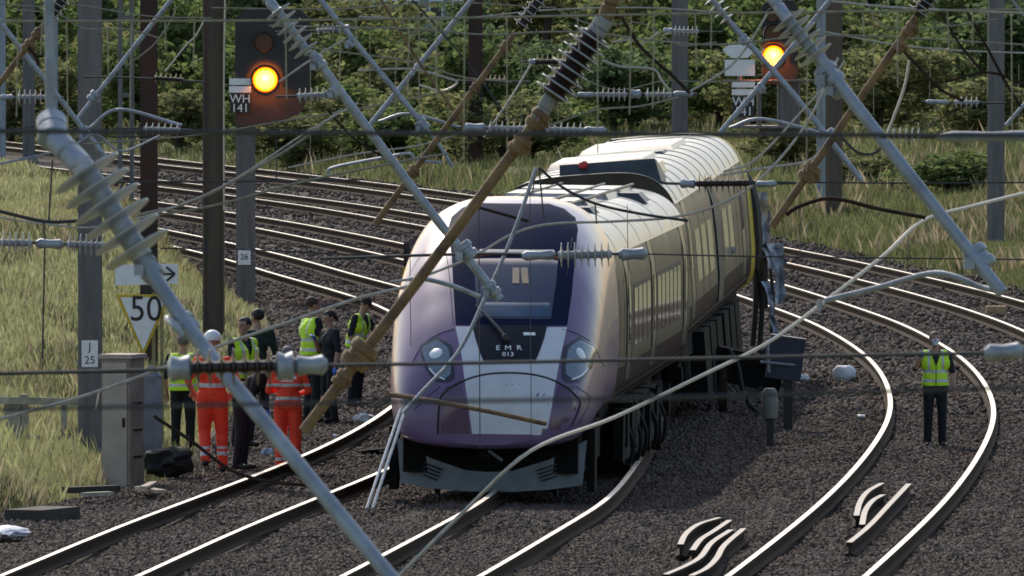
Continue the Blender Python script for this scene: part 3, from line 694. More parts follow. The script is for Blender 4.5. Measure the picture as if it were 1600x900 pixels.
mast(1283, 14, 345, steelpale, 'narrow pale grey post touching the brown mast on the right', kind='twin')
mast(1556, 26, 402, steelmast, 'grey mast on the right slope near the picture edge, with a pale edge')
mast(1337, 17, 0, steelpale, 'slender pale twin post far behind the right brown arm', d=440, kind='twin')
mast(83, 15, 0, steelpale, 'slender bluish twin post far behind the large grey insulator', d=425, kind='twin')

# ------------------------------------------------------------------ signals
amber = mat('lit_amber_lens', (1, .5, .1), .3, emis=(1, .40, .018), estr=13)
halo = mat('lit_amber_lens_halo', (1, .3, .03), .3, emis=(1, .12, .0), estr=2.4)  # glowing orange ring stands in for the halo round the lit lamp
redlens = mat('unlit_lens', (.10, .018, .01), .2, spec=.6)
sigback = mat('dark_signal_backboard', (.022, .019, .02), .5, 0, .3, 4)
def lens(parent, c, r, lit, hood=True):
    mb = MB(); mb.lathe(c + Vector((0, .02, 0)), c + Vector((0, -.03, 0)), [(0, r), (.7, r), (1, r * .92)], 24); l_ = mb.build('lens', halo if lit else redlens, parent, origin=None)
    if lit: mb = MB(); mb.lathe(c + Vector((0, -.028, 0)), c + Vector((0, -.06, 0)), [(0, r * .78), (.6, r * .66), (1, r*.2)], 24); mb.build('lamp', amber, l_)
    mb = MB(); V = []; n = 16
    for yy, rr in ((-.02, 1.12), (-.24, 1.06)):
        for k in range(n + 1):
            a = R(-20 + 220 * k / n); V.append(c + Vector((math.cos(a) * r * rr, yy, math.sin(a) * r * rr)))
            V.append(c + Vector((math.cos(a) * r * (rr + .07), yy, math.sin(a) * r * (rr + .07))))
    q = 2 * (n + 1); Fc = []
    for k in range(n): Fc += [(2*k, 2*k+2, q+2*k+2, q+2*k), (2*k+3, 2*k+1, q+2*k+1, q+2*k+3), (q+2*k, q+2*k+2, q+2*k+3, q+2*k+1)]
    mb.add(V, Fc); mb.build('hood', sigback, l_)
def glow(name, p, parent):
    li = bpy.data.lights.new(name, 'POINT'); li.energy = 130; li.color = (1, .22, .02); li.shadow_soft_size = .1
    o = bpy.data.objects.new(name, li); COL.objects.link(o); o.parent = parent; o.location = p
def id_plate(root, d, x0, x1, rows, parent_origin):
    pass
def signal(label, d, lit, unlit, board, plates, wh, post, zbot=None, name='colour_light_signal'):
    o = empty(name, (P(post[0], 400, d).x, d, float(ground_z(P(post[0], 400, d).x, d))), label, 'signal', 'colour light signals'); Lc = lambda px, py, dy=0.: P(px, py, d) - o.location + Vector((0, dy, 0))
    mb = MB(); w_ = post[1] * d / F; ztop = Lc(0, post[2]).z; hsec(mb, 0, 0, -.3 if zbot is None else Lc(0, zbot).z, ztop, w_, w_ * .8); mb.build('post', steelmast, o, smooth=False)
    pts = [Lc(px, py, -.42) for px, py in board]; mb = MB(); n = len(pts); mb.add(pts + [p + Vector((0, .16, 0)) for p in pts], [tuple(reversed(range(n))), tuple(range(n, 2*n))] + [(i, (i+1) % n, n+(i+1) % n, n+i) for i in range(n)]); hd = mb.build('backboard', sigback, o, smooth=False)
    MB().box(((pts[0]+pts[n//2])/2 + Vector((0, .3, 0))), (.5, .26, .5)).build('lamp_case', sigback, o, smooth=False)
    r = .145
    lens(hd, Lc(lit[0], lit[1], -.44), lit[2] * d / F if len(lit) > 2 else r, True)
    for u in unlit: lens(hd, Lc(u[0], u[1], -.44), u[2] * d / F, False)
    glow('lamp_light', Lc(lit[0], lit[1] - 3, -.54), o)
    for (x0, y0, x1, y1, m_) in plates:
        c = (Lc(x0, y0, -.56) + Lc(x1, y1, -.56)) / 2; MB().box(c, ((x1-x0) * d / F, .02, (y1-y0) * d / F)).build('sign_plate', m_, o, smooth=False)
    x0, y0, x1, y1 = wh; c = (Lc(x0, y0, -.57) + Lc(x1, y1, -.57)) / 2; wp = MB().box(c, ((x1-x0) * d / F, .02, (y1-y0) * d / F)).build('identity_plate', black, o, smooth=False)
    h_ = (y1-y0) * d / F
    for k, t in enumerate(('WH', '141')): text(t, h_ * .62, wmat(o) @ Matrix.Translation(c + Vector((0, -.016, h_ * (.23 - .48 * k)))) @ UPRIGHT, white, wp, 'identity_lettering')
    return o, Lc
s1, L1c = signal('signal with lit amber lamp on a grey post, left of the picture', 272, (415, 124, 19.5), [(413, 66, 15)], [(368, 196), (368, 28), (384, 14), (470, 14), (486, 30), (486, 150), (468, 178), (420, 196)],
       [(359, 122, 393, 132, white), (359, 134, 393, 144, white)], (360, 146, 392, 176), (384, 30, 60))
num = MB().box(L1c(382, 401, -.2), (.24, .012, .30)).build('number_plate', white, s1, smooth=False)
text('26', .16, wmat(s1) @ Matrix.Translation(L1c(382, 401, -.212)) @ UPRIGHT, black, num, 'plate_number')
for yy in (396, 407): MB().box(L1c(383, yy, -.185), (.42, .008, .02)).build('plate_strap', galv, s1, smooth=False)
s2, L2c = signal('signal with lit amber lamp and white hexagon plate, above the train roof', 336, (1208, 88, 17), [(1208, 52, 14), (1206, 24, 10)], [(1190, 130), (1190, 8), (1200, 0), (1238, 0), (1246, 14), (1246, 118), (1236, 132)],
       [(1132, 93, 1179, 118, white), (1143, 127, 1179, 136, white), (1143, 139, 1179, 148, white)], (1144, 150, 1178, 182), (1232, 26, 10), 200)
hexp = [L2c(x, y, -.56) for x, y in ((1128, 77), (1143, 67), (1166, 66), (1181, 77), (1168, 90), (1142, 90))]; mb = MB(); mb.add(hexp + [p + Vector((0, .02, 0)) for p in hexp], [tuple(range(6)), tuple(reversed(range(6, 12)))] + [(i, 6+i, 6+(i+1) % 6, (i+1) % 6) for i in range(6)]); mb.build('hexagon_plate', white, s2, smooth=False)
mb = MB(); mb.tube([L2c(1155, 60, -.48), L2c(1155, 196, -.48)], .05, 6); mb.build('plate_stem', steelmast, s2)
mb = MB()
for x in (1160, 1186, 1218, 1246): mb.tube([L2c(x, 124, -.1), L2c(x, 197, -.1)], .06, 6)
mb.box((L2c(1200, 198)), (1.55, 1.0, .06)); mb.tube([L2c(1130, 126, -.5), L2c(1270, 126, -.5)], .03, 6); mb.box((L2c(1236, 204)), (1.5, .12, .12)); mb.build('platform_cage', steelmast, s2)

# ------------------------------------------------------------------ trees, shrubs and grass
leafA = mat('leaf_mid_green', (.095, .14, .045), .75, island=.45, col2=(.11, .13, .045), spec=.15, trans=.5)
leafB = mat('leaf_olive_green', (.135, .15, .06), .75, island=.45, col2=(.14, .14, .06), spec=.15, trans=.5)
leafC = mat('leaf_dark_green', (.075, .112, .048), .75, island=.45, col2=(.09, .12, .05), spec=.15, trans=.5)
bark = mat('bark', (.06, .045, .032), .9, 0, .4, 8, .4, 20)
def leaf_quads(n, lobes, leaf, seed, ragged=.25):
    r = np.random.default_rng(seed); L = np.array(lobes, float); vol = L[:, 3] * L[:, 4] * L[:, 5]; pick = r.choice(len(L), n, p=vol / vol.sum())
    u = r.normal(size=(n, 3)); u /= np.linalg.norm(u, axis=1)[:, None]; rad = r.random(n) ** .4
    # clumping: lobes carry sub clumps
    cl = r.normal(size=(len(L), 26, 3)); cl /= np.linalg.norm(cl, axis=2)[:, :, None]; cr = r.uniform(.55, 1.08, (len(L), 26))
    which = r.integers(0, 26, n); k = r.random(n) < .78
    base = np.where(k[:, None], cl[pick, which] * cr[pick, which][:, None] + u * ragged * r.random(n)[:, None] ** .5, u * rad[:, None])
    c = L[pick, :3] + base * L[pick, 3:]
    a = r.normal(size=(n, 3)); a /= np.linalg.norm(a, axis=1)[:, None]; b = np.cross(a, r.normal(size=(n, 3))); b /= np.linalg.norm(b, axis=1)[:, None]
    s = leaf * r.uniform(.6, 1.4, (n, 1)); V = np.stack([c - a * s, c + b * s * .55, c + a * s, c - b * s * .55], 1)
    return V.reshape(-1, 3), np.arange(n * 4).reshape(n, 4)
def tree_proto(seed, h, wd, n, leaf, m, shape):
    rg = random.Random(seed); lobes = []
    if shape == 'shrub':
        for k in range(9): a = rg.uniform(0, 6.28); q = rg.uniform(0, .62); lobes.append((math.cos(a)*wd*.5*q*1.2, math.sin(a)*wd*.5*q, h*rg.uniform(.28, .72), wd*rg.uniform(.17, .30), wd*rg.uniform(.17, .30), h*rg.uniform(.16, .28)))
    else:
        for k in range(13): z = rg.uniform(.25, .92); a = rg.uniform(0, 6.28); q = (1 - abs(z - .5) * 1.3) * rg.uniform(.1, .8); lobes.append((math.cos(a)*wd*.5*q, math.sin(a)*wd*.5*q, h*z, wd*rg.uniform(.12, .24), wd*rg.uniform(.12, .24), h*rg.uniform(.08, .16)))
    V, F_ = leaf_quads(n, lobes, leaf, seed)
    mb = MB(); tk = .035 * h
    mb.tube(catmull([(0, 0, -.4), (.05*wd*rg.uniform(-1, 1), 0, h*.25), (.08*wd*rg.uniform(-1, 1), .05*wd*rg.uniform(-1, 1), h*.75)], 5), tk, 7, 0, tk*.3)
    for l_ in lobes[:7]: mb.tube(catmull([(0, 0, h*.12 + l_[2]*.25), (l_[0]*.5, l_[1]*.5, l_[2]*.6 + h*.05), l_[:3]], 4), tk*.45, 5, 0, tk*.1)
    return V, F_, mb
PROT = {}
def plant(px, d, h, wd, kind, label, seed=0, name=None, dz=0):
    cat = 'tree' if kind[0] == 't' else 'shrub'; X = P(px, 200, d).x; o = empty(name or ('leafy_tree' if kind[0] == 't' else 'leafy_shrub'), (X, d, float(ground_z(X, d)) - .1 + dz), label, cat, 'trees and shrubs beyond the tracks', rz=seed * 1.7)
    if kind not in PROT:
        m = {'a': leafA, 'b': leafB, 'c': leafC}[kind[1]]; v = int(kind[2:] or 0)
        V, F_, mb = tree_proto(40 + v * 7 + ord(kind[1]), 1., 1. if kind[0] == 's' else .8, 4200 if kind[0] == 's' else 6000, .027 if kind[0] == 's' else .019, m, 'shrub' if kind[0] == 's' else 'tree')
        cr = np_mesh('crown', V, F_, m, o); tr = mb.build('trunk', bark, o); PROT[kind] = (cr, tr)
    else:
        for q in PROT[kind]: c = q.copy(); COL.objects.link(c); c.parent = o
    o.scale = (wd, wd, h) if kind[0] == 's' else (wd / .8, wd / .8, h)
    return o
TREES = [
 (30, 455, 5.0, 6, 'sa', 'mid green shrub in the top left corner behind the pale grey mast'),
 (110, 470, 7.5, 6.5, 'tc', 'dark tree behind the thick grey mast at the top left'),
 (165, 448, 4.2, 5, 'sb', 'olive shrub between the thick grey mast and the twin channel mast'),
 (262, 452, 5.0, 5.5, 'sa1', 'green shrub between the dark rust mast and the tall brown mast'),
 (300, 480, 8.0, 7, 'tc1', 'dark tree behind the tall brown mast'),
 (420, 470, 7.5, 7, 'tc', 'dark tree hidden mostly behind the left signal backboard'),
 (465, 432, 3.4, 5, 'sb', 'low olive shrub just right of the left signal post'),
 (520, 445, 4.4, 6.5, 'sb1', 'pale olive rounded shrub right of the left lit signal'),
 (585, 462, 3.6, 7, 'sc', 'very dark tree above the pale olive rounded shrub'),
 (600, 440, 3.4, 6.2, 'sa', 'broad mid green shrub between the signal and the dark brown mast'),
 (655, 430, 2.9, 5, 'sb', 'low olive shrub left of the dark brown mast'),
 (690, 452, 3.7, 6.5, 'sc', 'dark green shrub behind the dark brown mast on its left'),
 (770, 425, 3.6, 5, 'sa1', 'mid green shrub right beside the dark brown mast'),
 (790, 462, 4.6, 6, 'sc', 'dark tree behind the brown tilted insulator'),
 (850, 442, 4.6, 5.5, 'tb', 'light green bushy tree left of the dark ribbed insulator'),
 (880, 420, 3.4, 5, 'sc', 'dark shrub just above the left end of the ribbed roof'),
 (935, 450, 3.9, 6.5, 'sa', 'mid green shrub right of the dark ribbed insulator'),
 (965, 412, 3.2, 4.8, 'sc', 'dark shrub right behind the ribbed roof'),
 (1020, 440, 4.8, 6, 'sb1', 'olive shrub left of the grey mast behind the roof'),
 (1030, 470, 7.2, 6, 'tc1', 'dark tree at the top left of the grey mast behind the roof'),
 (1100, 430, 4.6, 6, 'sa1', 'green shrub between the grey mast and the white hexagon plate'),
 (1120, 465, 7.0, 6.2, 'tc', 'dark tree above the white hexagon plate'),
 (1185, 405, 3.2, 4.5, 'sb', 'low olive shrub under the right signal platform'),
 (1255, 420, 4.4, 5.5, 'sa', 'green shrub right of the right signal'),
 (1270, 462, 7.0, 6, 'tc1', 'dark tree behind the pale narrow post on the right'),
 (1355, 440, 5.0, 6.2, 'sc', 'dark shrub behind the slender twin post on the right'),
 (1370, 398, 2.9, 5, 'sb1', 'low pale olive shrub right of the brown mast'),
 (1425, 405, 3.6, 5.2, 'sa1', 'rounded green shrub left of the right hand grey mast'),
 (1440, 460, 7.0, 6.5, 'ta', 'green tree above the rounded green shrub on the right'),
 (1490, 425, 4.9, 5, 'sa', 'bright green shrub touching the right hand grey mast on its left'),
 (1530, 385, 2.2, 4.4, 'sb', 'low olive shrub at the foot of the slope left of the right hand mast'),
 (1595, 410, 4.4, 5.5, 'sc', 'dark shrub at the right picture edge beyond the mast'),
 (1590, 455, 6.8, 6.5, 'ta', 'green tree in the top right corner'),
 (985, 424, 3.0, 4.6, 'sa', 'mid green bush just left of the grey mast behind the roof'),
 (1062, 418, 2.7, 4.4, 'sb', 'olive bush hiding the foot of the grey mast behind the roof'),
 (1128, 414, 2.9, 4.6, 'sa1', 'green bush below the white hexagon plate'),
 (1215, 416, 2.9, 4.4, 'sa', 'green bush below the right signal between its platform and the narrow post'),
 (1318, 420, 3.4, 4.8, 'sb1', 'olive bush just right of the brown mast on the slope'),
 (1395, 425, 3.4, 4.8, 'sa', 'green bush under the right end of the rusty pole on the right'),
 (222, 440, 3.4, 4.6, 'sa', 'green bush directly behind the dark rust mast'),
 (345, 436, 3.2, 4.6, 'sa1', 'green bush directly behind the tall brown mast'),
 (15, 440, 3.2, 4.6, 'sb1', 'olive bush at the far left edge behind the rails'),
 (92, 445, 3.6, 4.8, 'sa', 'green bush between the pale grey mast and the thick grey mast'),
 (450, 402, 2.0, 4.2, 'sb', 'low bush by the far rails just right of the left signal post'),
 (505, 408, 2.5, 4.8, 'sa', 'low green bush by the far rails above the flat bent rod'),
 (565, 404, 2.3, 4.6, 'sb1', 'low olive bush by the far rails right of the flat bent rod'),
 (615, 400, 2.1, 4.4, 'sa1', 'low green bush by the far rails where the thin rusty pole ends'),
 (668, 402, 2.4, 4.4, 'sb', 'low bush by the far rails just left of the dark brown mast'),
 (712, 396, 1.9, 3.8, 'sa', 'small green bush at the foot of the dark brown mast'),
 (785, 392, 2.2, 4.4, 'sb1', 'low olive bush behind the dome of the train'),
 (835, 396, 2.3, 4.2, 'sa1', 'low green bush left of the ribbed roof'),
 (380, 412, 2.1, 4.2, 'sa1', 'low green bush behind the left signal post'),
 (285, 424, 2.2, 4.4, 'sb', 'low bush by the far rails between the rust mast and the brown mast'),
 (1345, 352, 1.2, 3.0, 'sb', 'small bush low on the slope right of the brown mast'),
 (1480, 345, 1.3, 3.2, 'sa1', 'small green bush low on the slope left of the right hand mast'),
 (1235, 372, 1.6, 3.6, 'sb1', 'small olive bush beside the pale narrow post foot'),
]
for i, (px, d, h, wd, kd, lb) in enumerate(TREES): plant(px, d, h, wd, kd, lb, i)
# far wood closing the view
rr = np.random.default_rng(9); lob = []
for k in range(90):
    d = rr.uniform(500, 560); px = -120 + 1840 * (k + rr.random()) / 90; X = P(px, 0, d).x; h = rr.uniform(4.0, 6.5); lob.append((X, d, float(ground_z(X, d)) + h * .5, rr.uniform(1.6, 3.2), 2.5, h * .55))
V, F_ = leaf_quads(60000, lob, .19, 77, .35)
fw = np_mesh('far_woodland', V, F_, leafA); tag(fw, kind='stuff')
# grass blades
def grass(n, reg, hmin, hmax, seed, wid=.02, patch=None):
    r = np.random.default_rng(seed); d0, d1 = reg[0]; u = r.random(n); d = 1 / (1/d0 + (1/d1 - 1/d0) * u); half = 800 / F * d + .4
    if reg[1] == 'L': hi = XL(d) + .35 * r.normal(size=n) * .6; x = -half + (hi + half) * r.random(n); k = hi > -half
    else: lo = XR(d) + .35 * r.normal(size=n) * .6; x = lo + (half - lo) * r.random(n); k = lo < half
    x, d = x[k], d[k]; m = len(x); z = ground_z(x, d)
    pat = .55 + .45 * np.sin(x * 1.3 + np.sin(d * .21) * 2) * np.sin(d * .17 + x * .4)
    if patch:
        kp = np.sin(x * .9 + d * .11) * np.cos(d * .23 - x * .5) + .35 * np.sin(d * .61 + x * 2.1) > patch; x, d, z, pat = x[kp], d[kp], z[kp], pat[kp]; m = len(x)
    h = (r.uniform(hmin, hmax, m)) * (.5 + .8 * np.clip(pat, 0, 1)); a = r.uniform(0, 6.28, m); w_ = wid * r.uniform(.6, 1.5, m)
    dx, dy = np.cos(a), np.sin(a); ln = r.uniform(-.5, .5, m) * h; la = r.uniform(0, 6.28, m); lx, ly = np.cos(la) * ln, np.sin(la) * ln
    V = np.stack([np.stack([x - dx*w_, d - dy*w_, z - .03], -1), np.stack([x + dx*w_, d + dy*w_, z - .03], -1), np.stack([x + dx*w_*.7 + lx*.4, d + dy*w_*.7 + ly*.4, z + h*.6], -1), np.stack([x + lx, d + ly, z + h], -1)], 1)
    return V.reshape(-1, 3), np.arange(m * 4).reshape(m, 4)
grassm = mat('meadow_grass', (.27, .285, .12), .8, island=.35, col2=(.38, .36, .20), spec=.15, trans=.3)
grassm2 = mat('slope_grass', (.125, .15, .055), .8, island=.4, col2=(.20, .195, .09), spec=.15, trans=.3)
V, F_ = grass(150000, ((164, 215), 'L'), .05, .17, 1, .005); V2_, F2_ = grass(110000, ((215, 420), 'L'), .08, .28, 2, .012)
tag(np_mesh('meadow_grass', np.concatenate([V, V2_]), np.concatenate([F_, F2_ + len(V)]), grassm), kind='stuff')
V, F_ = grass(190000, ((262, 470), 'R'), .10, .40, 3, .015)
tag(np_mesh('slope_grass', V, F_, grassm2), kind='stuff')

# ------------------------------------------------------------------ overhead line equipment (much of it torn down)
def axis_pts(a, b, n):
    a, b = Vector(a), Vector(b); return [a.lerp(b, i / (n - 1)) for i in range(n)]
def insulator(parent, a, b, n, r, core=.03, m=porc, mcore=None, cone=.35):
    """row of porcelain sheds threaded on a core, one mesh"""
    mb = MB(); a, b = Vector(a), Vector(b); L = (b - a).length; t = (b - a) / L; pr = [(0, core)]
    for i in range(n):
        c = (i + .5) / n; w_ = .5 / n
        pr += [(c - w_ * .55, core), (c - w_ * .30, core * 1.5), (c - w_ * .06, r), (c + w_ * .14, r * .985), (c + w_ * .2, core * 1.6), (c + w_ * .5, core)]
    pr.append((1, core)); mb.lathe(a, b, pr, 18); o = mb.build('insulator', m, parent)
    return o
def clamp(parent, p, dr, r, m=galv, name='clamp'):
    dr = Vector(dr).normalized(); mb = MB(); mb.lathe(p - dr * r * 1.3, p + dr * r * 1.3, [(0, r * 1.25), (.15, r * 1.4), (.35, r * 1.4), (.4, r * 1.15), (.6, r * 1.15), (.65, r * 1.4), (.85, r * 1.4), (1, r * 1.25)], 10)
    q = dr.orthogonal().normalized(); mb.box(p + q * r * 1.6, (r * 1.1, r * 1.1, r * 1.2)); return mb.build(name, m, parent)
def cantilever(label, m, tube, r, ins=(), clamps=(), arms=(), extras=(), group='overhead line arms', name='cantilever_arm', cat='cantilever arm'):
    p0 = P(*tube[0]); o = empty(name, p0, label, cat, group); mb = MB(); pts = [P(*q) for q in tube]
    mb.tube(pts if len(pts) < 3 else catmull(pts, 5), r, 10); mb.build('tube', m, o)
    for (a, b, n, rs, mm) in ins:
        A, B = P(*a), P(*b)
        if mm is brownporc:
            i_ = insulator(o, A, B, n, rs, rs * .30, porc); mb = MB(); pr = [(0, rs * .5)]
            for k in range(n): c_ = (k + .5) / n; h_ = .5 / n; pr += [(c_ - h_ * .95, rs * .5), (c_ - h_ * .3, rs * .66), (c_ + h_ * .5, rs * .72), (c_ + h_ * .8, rs * .52)]
            mb.lathe(A, B, pr + [(1, rs * .5)], 16); mb.build('insulator_core', brownporc, o)
        else: insulator(o, A, B, n, rs, rs * .30, mm)
    for c in clamps:
        q = P(*c[:3]); clamp(o, q, pts[-1] - pts[0], r * (c[3] if len(c) > 3 else 1.2), m)
    for (pp, rr, mm) in arms: mb = MB(); mb.tube(catmull([P(*q) for q in pp], 6), rr, 8); mb.build('registration_arm', mm, o)
    for (nm, a, b, rr, mm) in extras:
        mb = MB(); A, B = P(*a), P(*b); mb.lathe(A, B, [(0, rr * .7), (.08, rr), (.45, rr), (.5, rr * .8), (.55, rr), (.92, rr), (1, rr * .7)], 14); mb.build(nm, mm, o)
    bpy.context.view_layer.update()
    for ch in o.children:
        for v in ch.data.vertices: v.co = v.co - p0
    return o
# big near grey arm with the large pale insulator
cantilever('large near grey tube slanting down to the bottom edge, with big pale shed insulator', galv_near, [(222, 405, 48), (304, 524, 47.85), (423, 672, 47.6), (612, 904, 47.3), (650, 951, 47.2)], .0265,
  [((128, 258, 48.05), (222, 402, 48), 6, .125, porc)], [(292, 507, 47.9, 1.02), (233, 420, 48, 1.12)], [((( 262, 498, 47.9), (272, 508, 47.8), (284, 524, 47.8)), .012, galv)],
  [('end_fitting', (84, 214, 48.4), (130, 262, 48.3), .042, galv_near), ('top_socket', (80, 186, 48.5), (83, 220, 48.4), .052, galv_near), ('hanger_rod', (76, -30, 48.5), (79, 188, 48.5), .017, galv_near)])
cantilever('long grey tube slanting from the left signal down to the windscreen, with pale insulator', galv, [(486, 82, 95), (640, 288, 95), (781, 468, 95)], .030,
  [((430, 12, 95.04), (482, 84, 95), 6, .095, porc)], [(497, 98, 95, 1.15), (523, 143, 95, 1.0), (728, 392, 95, 1.5), (768, 452, 95, 1.2)],
  [(((640, 436, 95), (664, 436, 95), (705, 446, 95), (750, 464, 95)), .016, galv)], [('end_fitting', (408, -14, 95.4), (432, 16, 95.3), .035, galv)])
cantilever('thin grey tube slanting from the top edge to the long white insulator above the train', galv, [(494, -8, 150), (662, 196, 150)], .030, [], [(547, 68, 150), (660, 195, 150, 1.6)],
  [(((662, 196, 150), (690, 232, 150), (706, 260, 150)), .02, galv), (((592, 190, 150.2), (640, 178, 150.2), (722, 200, 150.2)), .017, galv)])
cantilever('thin grey tube rising to the right, crossing the thin tube above the train', galv, [(576, 198, 150.6), (744, -8, 150.6)], .028, [], [(655, 102, 150.6, 1.1)])
cantilever('pale grey tube in the top left corner crossing behind the brown arm', galv, [(-10, 22, 160), (168, 250, 160)], .030, [], [(133, 207, 160, 1.5)], [(((140, 200, 160.2), (186, 171, 160.2), (284, 196, 160.2)), .02, galv)])
cantilever('pale grey tube rising right from the thick grey mast towards the dark rust mast', galv, [(120, 188, 160.5), (274, -8, 160.5)], .028, [], [(146, 151, 160.5, 1.6)])
cantilever('big grey tube on the right slanting down to the rails, with pale stacked insulator', galv_near, [(1278, 88, 70), (1420, 272, 69.8), (1566, 458, 69.6)], .031,
  [((1228, 26, 70.04), (1278, 92, 70), 6, .095, porc)], [(1296, 118, 70, 1.4), (1308, 136, 70, 1.15), (1530, 404, 69.7, 1.5)],
  [(((1566, 445, 69.6), (1540, 451, 69.7), (1492, 432, 69.8), (1450, 428, 69.9), (1370, 450, 70), (1288, 470, 70)), .014, galv), (((1281, 468, 70), (1280, 484, 70)), .013, galv)], [('end_fitting', (1200, -14, 70.3), (1230, 30, 70.2), .03, galv_near)])
cantilever('thin grey tube crossing in front of the right signal lamp', galv, [(1136, 30, 140), (1240, 148, 140), (1346, 282, 140)], .029, [((1108, -6, 140), (1140, 34, 140), 4, .09, porc)], [(1163, 62, 140, 1.2), (1298, 212, 140, 1.6)], [(((1140, 200, 140.2), (1192, 186, 140.2), (1296, 212, 140.2)), .018, galv)])
cantilever('thin grey tube rising right, passing under the right signal lamp', galv, [(1126, 207, 140.6), (1210, 108, 140.6), (1304, -8, 140.6)], .027, [], [(1188, 138, 140.6, 1.3)])
cantilever('long rusty brown pole slanting from the people up to the dark ribbed insulator', rusty, [(474, 674, 80), (660, 430, 80), (840, 186, 80)], .031,
  [((862, 152, 80), (930, 52, 80), 8, .118, brownporc)], [(562, 554, 80, 1.9), (812, 226, 80, 1.3), (840, 186, 80, 1.3), (534, 592, 80, 1.1)], [],
  [('end_fitting', (836, 192, 80), (864, 148, 80), .045, concrete), ('top_socket', (926, 60, 80), (946, 28, 80), .055, concrete), ('hanger', (944, 34, 80), (962, -20, 80), .045, rusty)])
for k, (x, y) in enumerate(((853, 138), (862, 125), (871, 112), (880, 99), (889, 86), (898, 73), (907, 60))): pass
cantilever('thin rusty pole from the far rails up to the dark insulator at the top edge', rusty, [(586, 350, 140), (806, 50, 140)], .030, [((812, 42, 140), (850, -12, 140), 6, .085, brownporc)], [(645, 268, 140, 1.4), (790, 72, 140, 1.2), (742, 137, 140, 1.1)])
cantilever('rusty pole on the right slanting up from the torn train end to the top edge', rusty, [(1206, 354, 112), (1432, 26, 112)], .030, [((1434, 22, 112), (1460, -16, 112), 5, .09, brownporc)], [(1264, 270, 112, 1.8), (1406, 72, 112, 1.2), (1422, 46, 112, 1.3)],
  [(((1228, 336, 112), (1250, 322, 112), (1300, 310, 112), (1372, 326, 112), (1446, 340, 112)), .016, rust_dark)])
cantilever('short rusty pole in the top left corner with dark insulator', rusty, [(-8, 140, 150), (72, 34, 150)], .030, [((78, 26, 150), (104, -12, 150), 5, .10, brownporc)], [(44, 72, 150, 1.5), (58, 52, 150, 1.2)], [(((44, 74, 149.8), (56, 88, 149.8), (60, 102, 149.8)), .02, rust_dark)])
# horizontal insulator strings on their span wires
def string(label, d, rod, sheds, ends=(), m=porc, wire=darkwire, r=.075, rodr=.012, name='insulator_string', dark=False):
    p0 = P(rod[0][0], rod[0][1], d); o = empty(name, p0, label, 'insulator string', 'insulator strings'); mb = MB(); pts = [P(x, y, d) for x, y in rod]; mb.tube(catmull(pts, 5) if len(pts) > 2 else pts, rodr, 7); mb.build('span_wire', wire, o)
    for (x0, x1, y0, y1, n) in sheds: insulator(o, P(x0, y0, d), P(x1, y1, d), n, r, r * .3, m)
    for (x0, x1, y0, y1, rr) in ends:
        mb = MB(); mb.lathe(P(x0, y0, d), P(x1, y1, d), [(0, rr * .5), (.15, rr), (.5, rr * .8), (.85, rr), (1, rr * .4)], 10); mb.build('end_fitting', galv, o)
    for ch in o.children:
        for v in ch.data.vertices: v.co = v.co - p0
    return o
string('white insulator string beside the left signal lamp', 140, [(432, 151), (540, 147)], [(464, 510, 150, 148, 5)], [(508, 526, 148, 146, .045)])
string('long white double insulator string in front of the dark brown mast', 150, [(716, 199), (950, 204)], [(762, 826, 200, 201, 7), (852, 912, 202, 203, 6)], [(724, 760, 199, 200, .05), (912, 948, 203, 204, .04)])
string('white double insulator string to the left of the hexagon plate', 150, [(884, 147), (1090, 147)], [(930, 980, 148, 148, 6), (1008, 1050, 148, 148, 5)], [(984, 1002, 147, 147, .05), (1052, 1084, 147, 147, .035), (902, 930, 148, 148, .03)])
string('pale insulator string hanging across the train windscreen', 110, [(500, 404), (735, 397), (870, 398), (1010, 396)], [(872, 956, 399, 397, 8)], [(815, 868, 400, 398, .04), (966, 1012, 398, 396, .05)], r=.098)
string('grey and white insulator string at the left edge with a blue clamp', 110, [(-10, 377), (180, 384)], [(0, 50, 379, 380, 5), (104, 164, 382, 384, 7)], [(56, 100, 380, 382, .04)], r=.085)
string('dark brown insulator string hanging in front of the yellow end panel', 120, [(1030, 284), (1060, 287), (1240, 286), (1262, 280)], [(1088, 1170, 287, 286, 9)], [(1180, 1214, 288, 287, .03), (1062, 1088, 287, 287, .04)], m=brownporc, r=.082)
string('blurred dark insulator string across the group of people, with grey end socket', 47, [(-20, 584), (230, 578), (300, 574), (500, 571), (800, 566), (1200, 558), (1640, 550)], [(300, 430, 575, 572, 7)], [(262, 302, 577, 575, .045), (430, 462, 573, 572, .05), (458, 512, 572, 570, .034), (1538, 1600, 552, 548, .030)], m=brownporc, r=.062, rodr=.0065)
string('small dark insulator string beside the dark rust mast', 170, [(130, 120), (200, 121), (320, 128)], [(240, 286, 122, 125, 6)], [], m=brownporc, r=.07)
string('small dark insulator string behind the rusty pole near the top', 170, [(700, 126), (830, 128)], [(755, 792, 126, 127, 5)], [], m=brownporc, r=.075)
string('paired dark insulator string touching the dark ribbed insulator', 160, [(812, 97), (905, 93)], [(836, 892, 97, 96, 7)], [(826, 838, 97, 97, .04)], m=brownporc, r=.085)
string('small white insulator string high on the grey mast behind the roof', 220, [(1036, 48), (1130, 50)], [(1052, 1092, 48, 49, 6)], [(1036, 1052, 48, 48, .05)], r=.08)
string('pale insulator string on the blurred span wire left of the right hand mast', 60, [(1375, 212), (1480, 213)], [(1382, 1440, 212, 213, 6)], [(1462, 1640, 214, 212, .024)], r=.034)
string('small white insulator string low in front of the right hand slope', 170, [(1440, 159), (1572, 161)], [(1490, 1530, 160, 160, 5)], [(1446, 1484, 159, 160, .03)], r=.07)
string('white insulator string at the left edge beside the pale tube', 160, [(-5, 152), (100, 152)], [(26, 76, 152, 152, 6)], [(0, 22, 152, 152, .035)], r=.085)
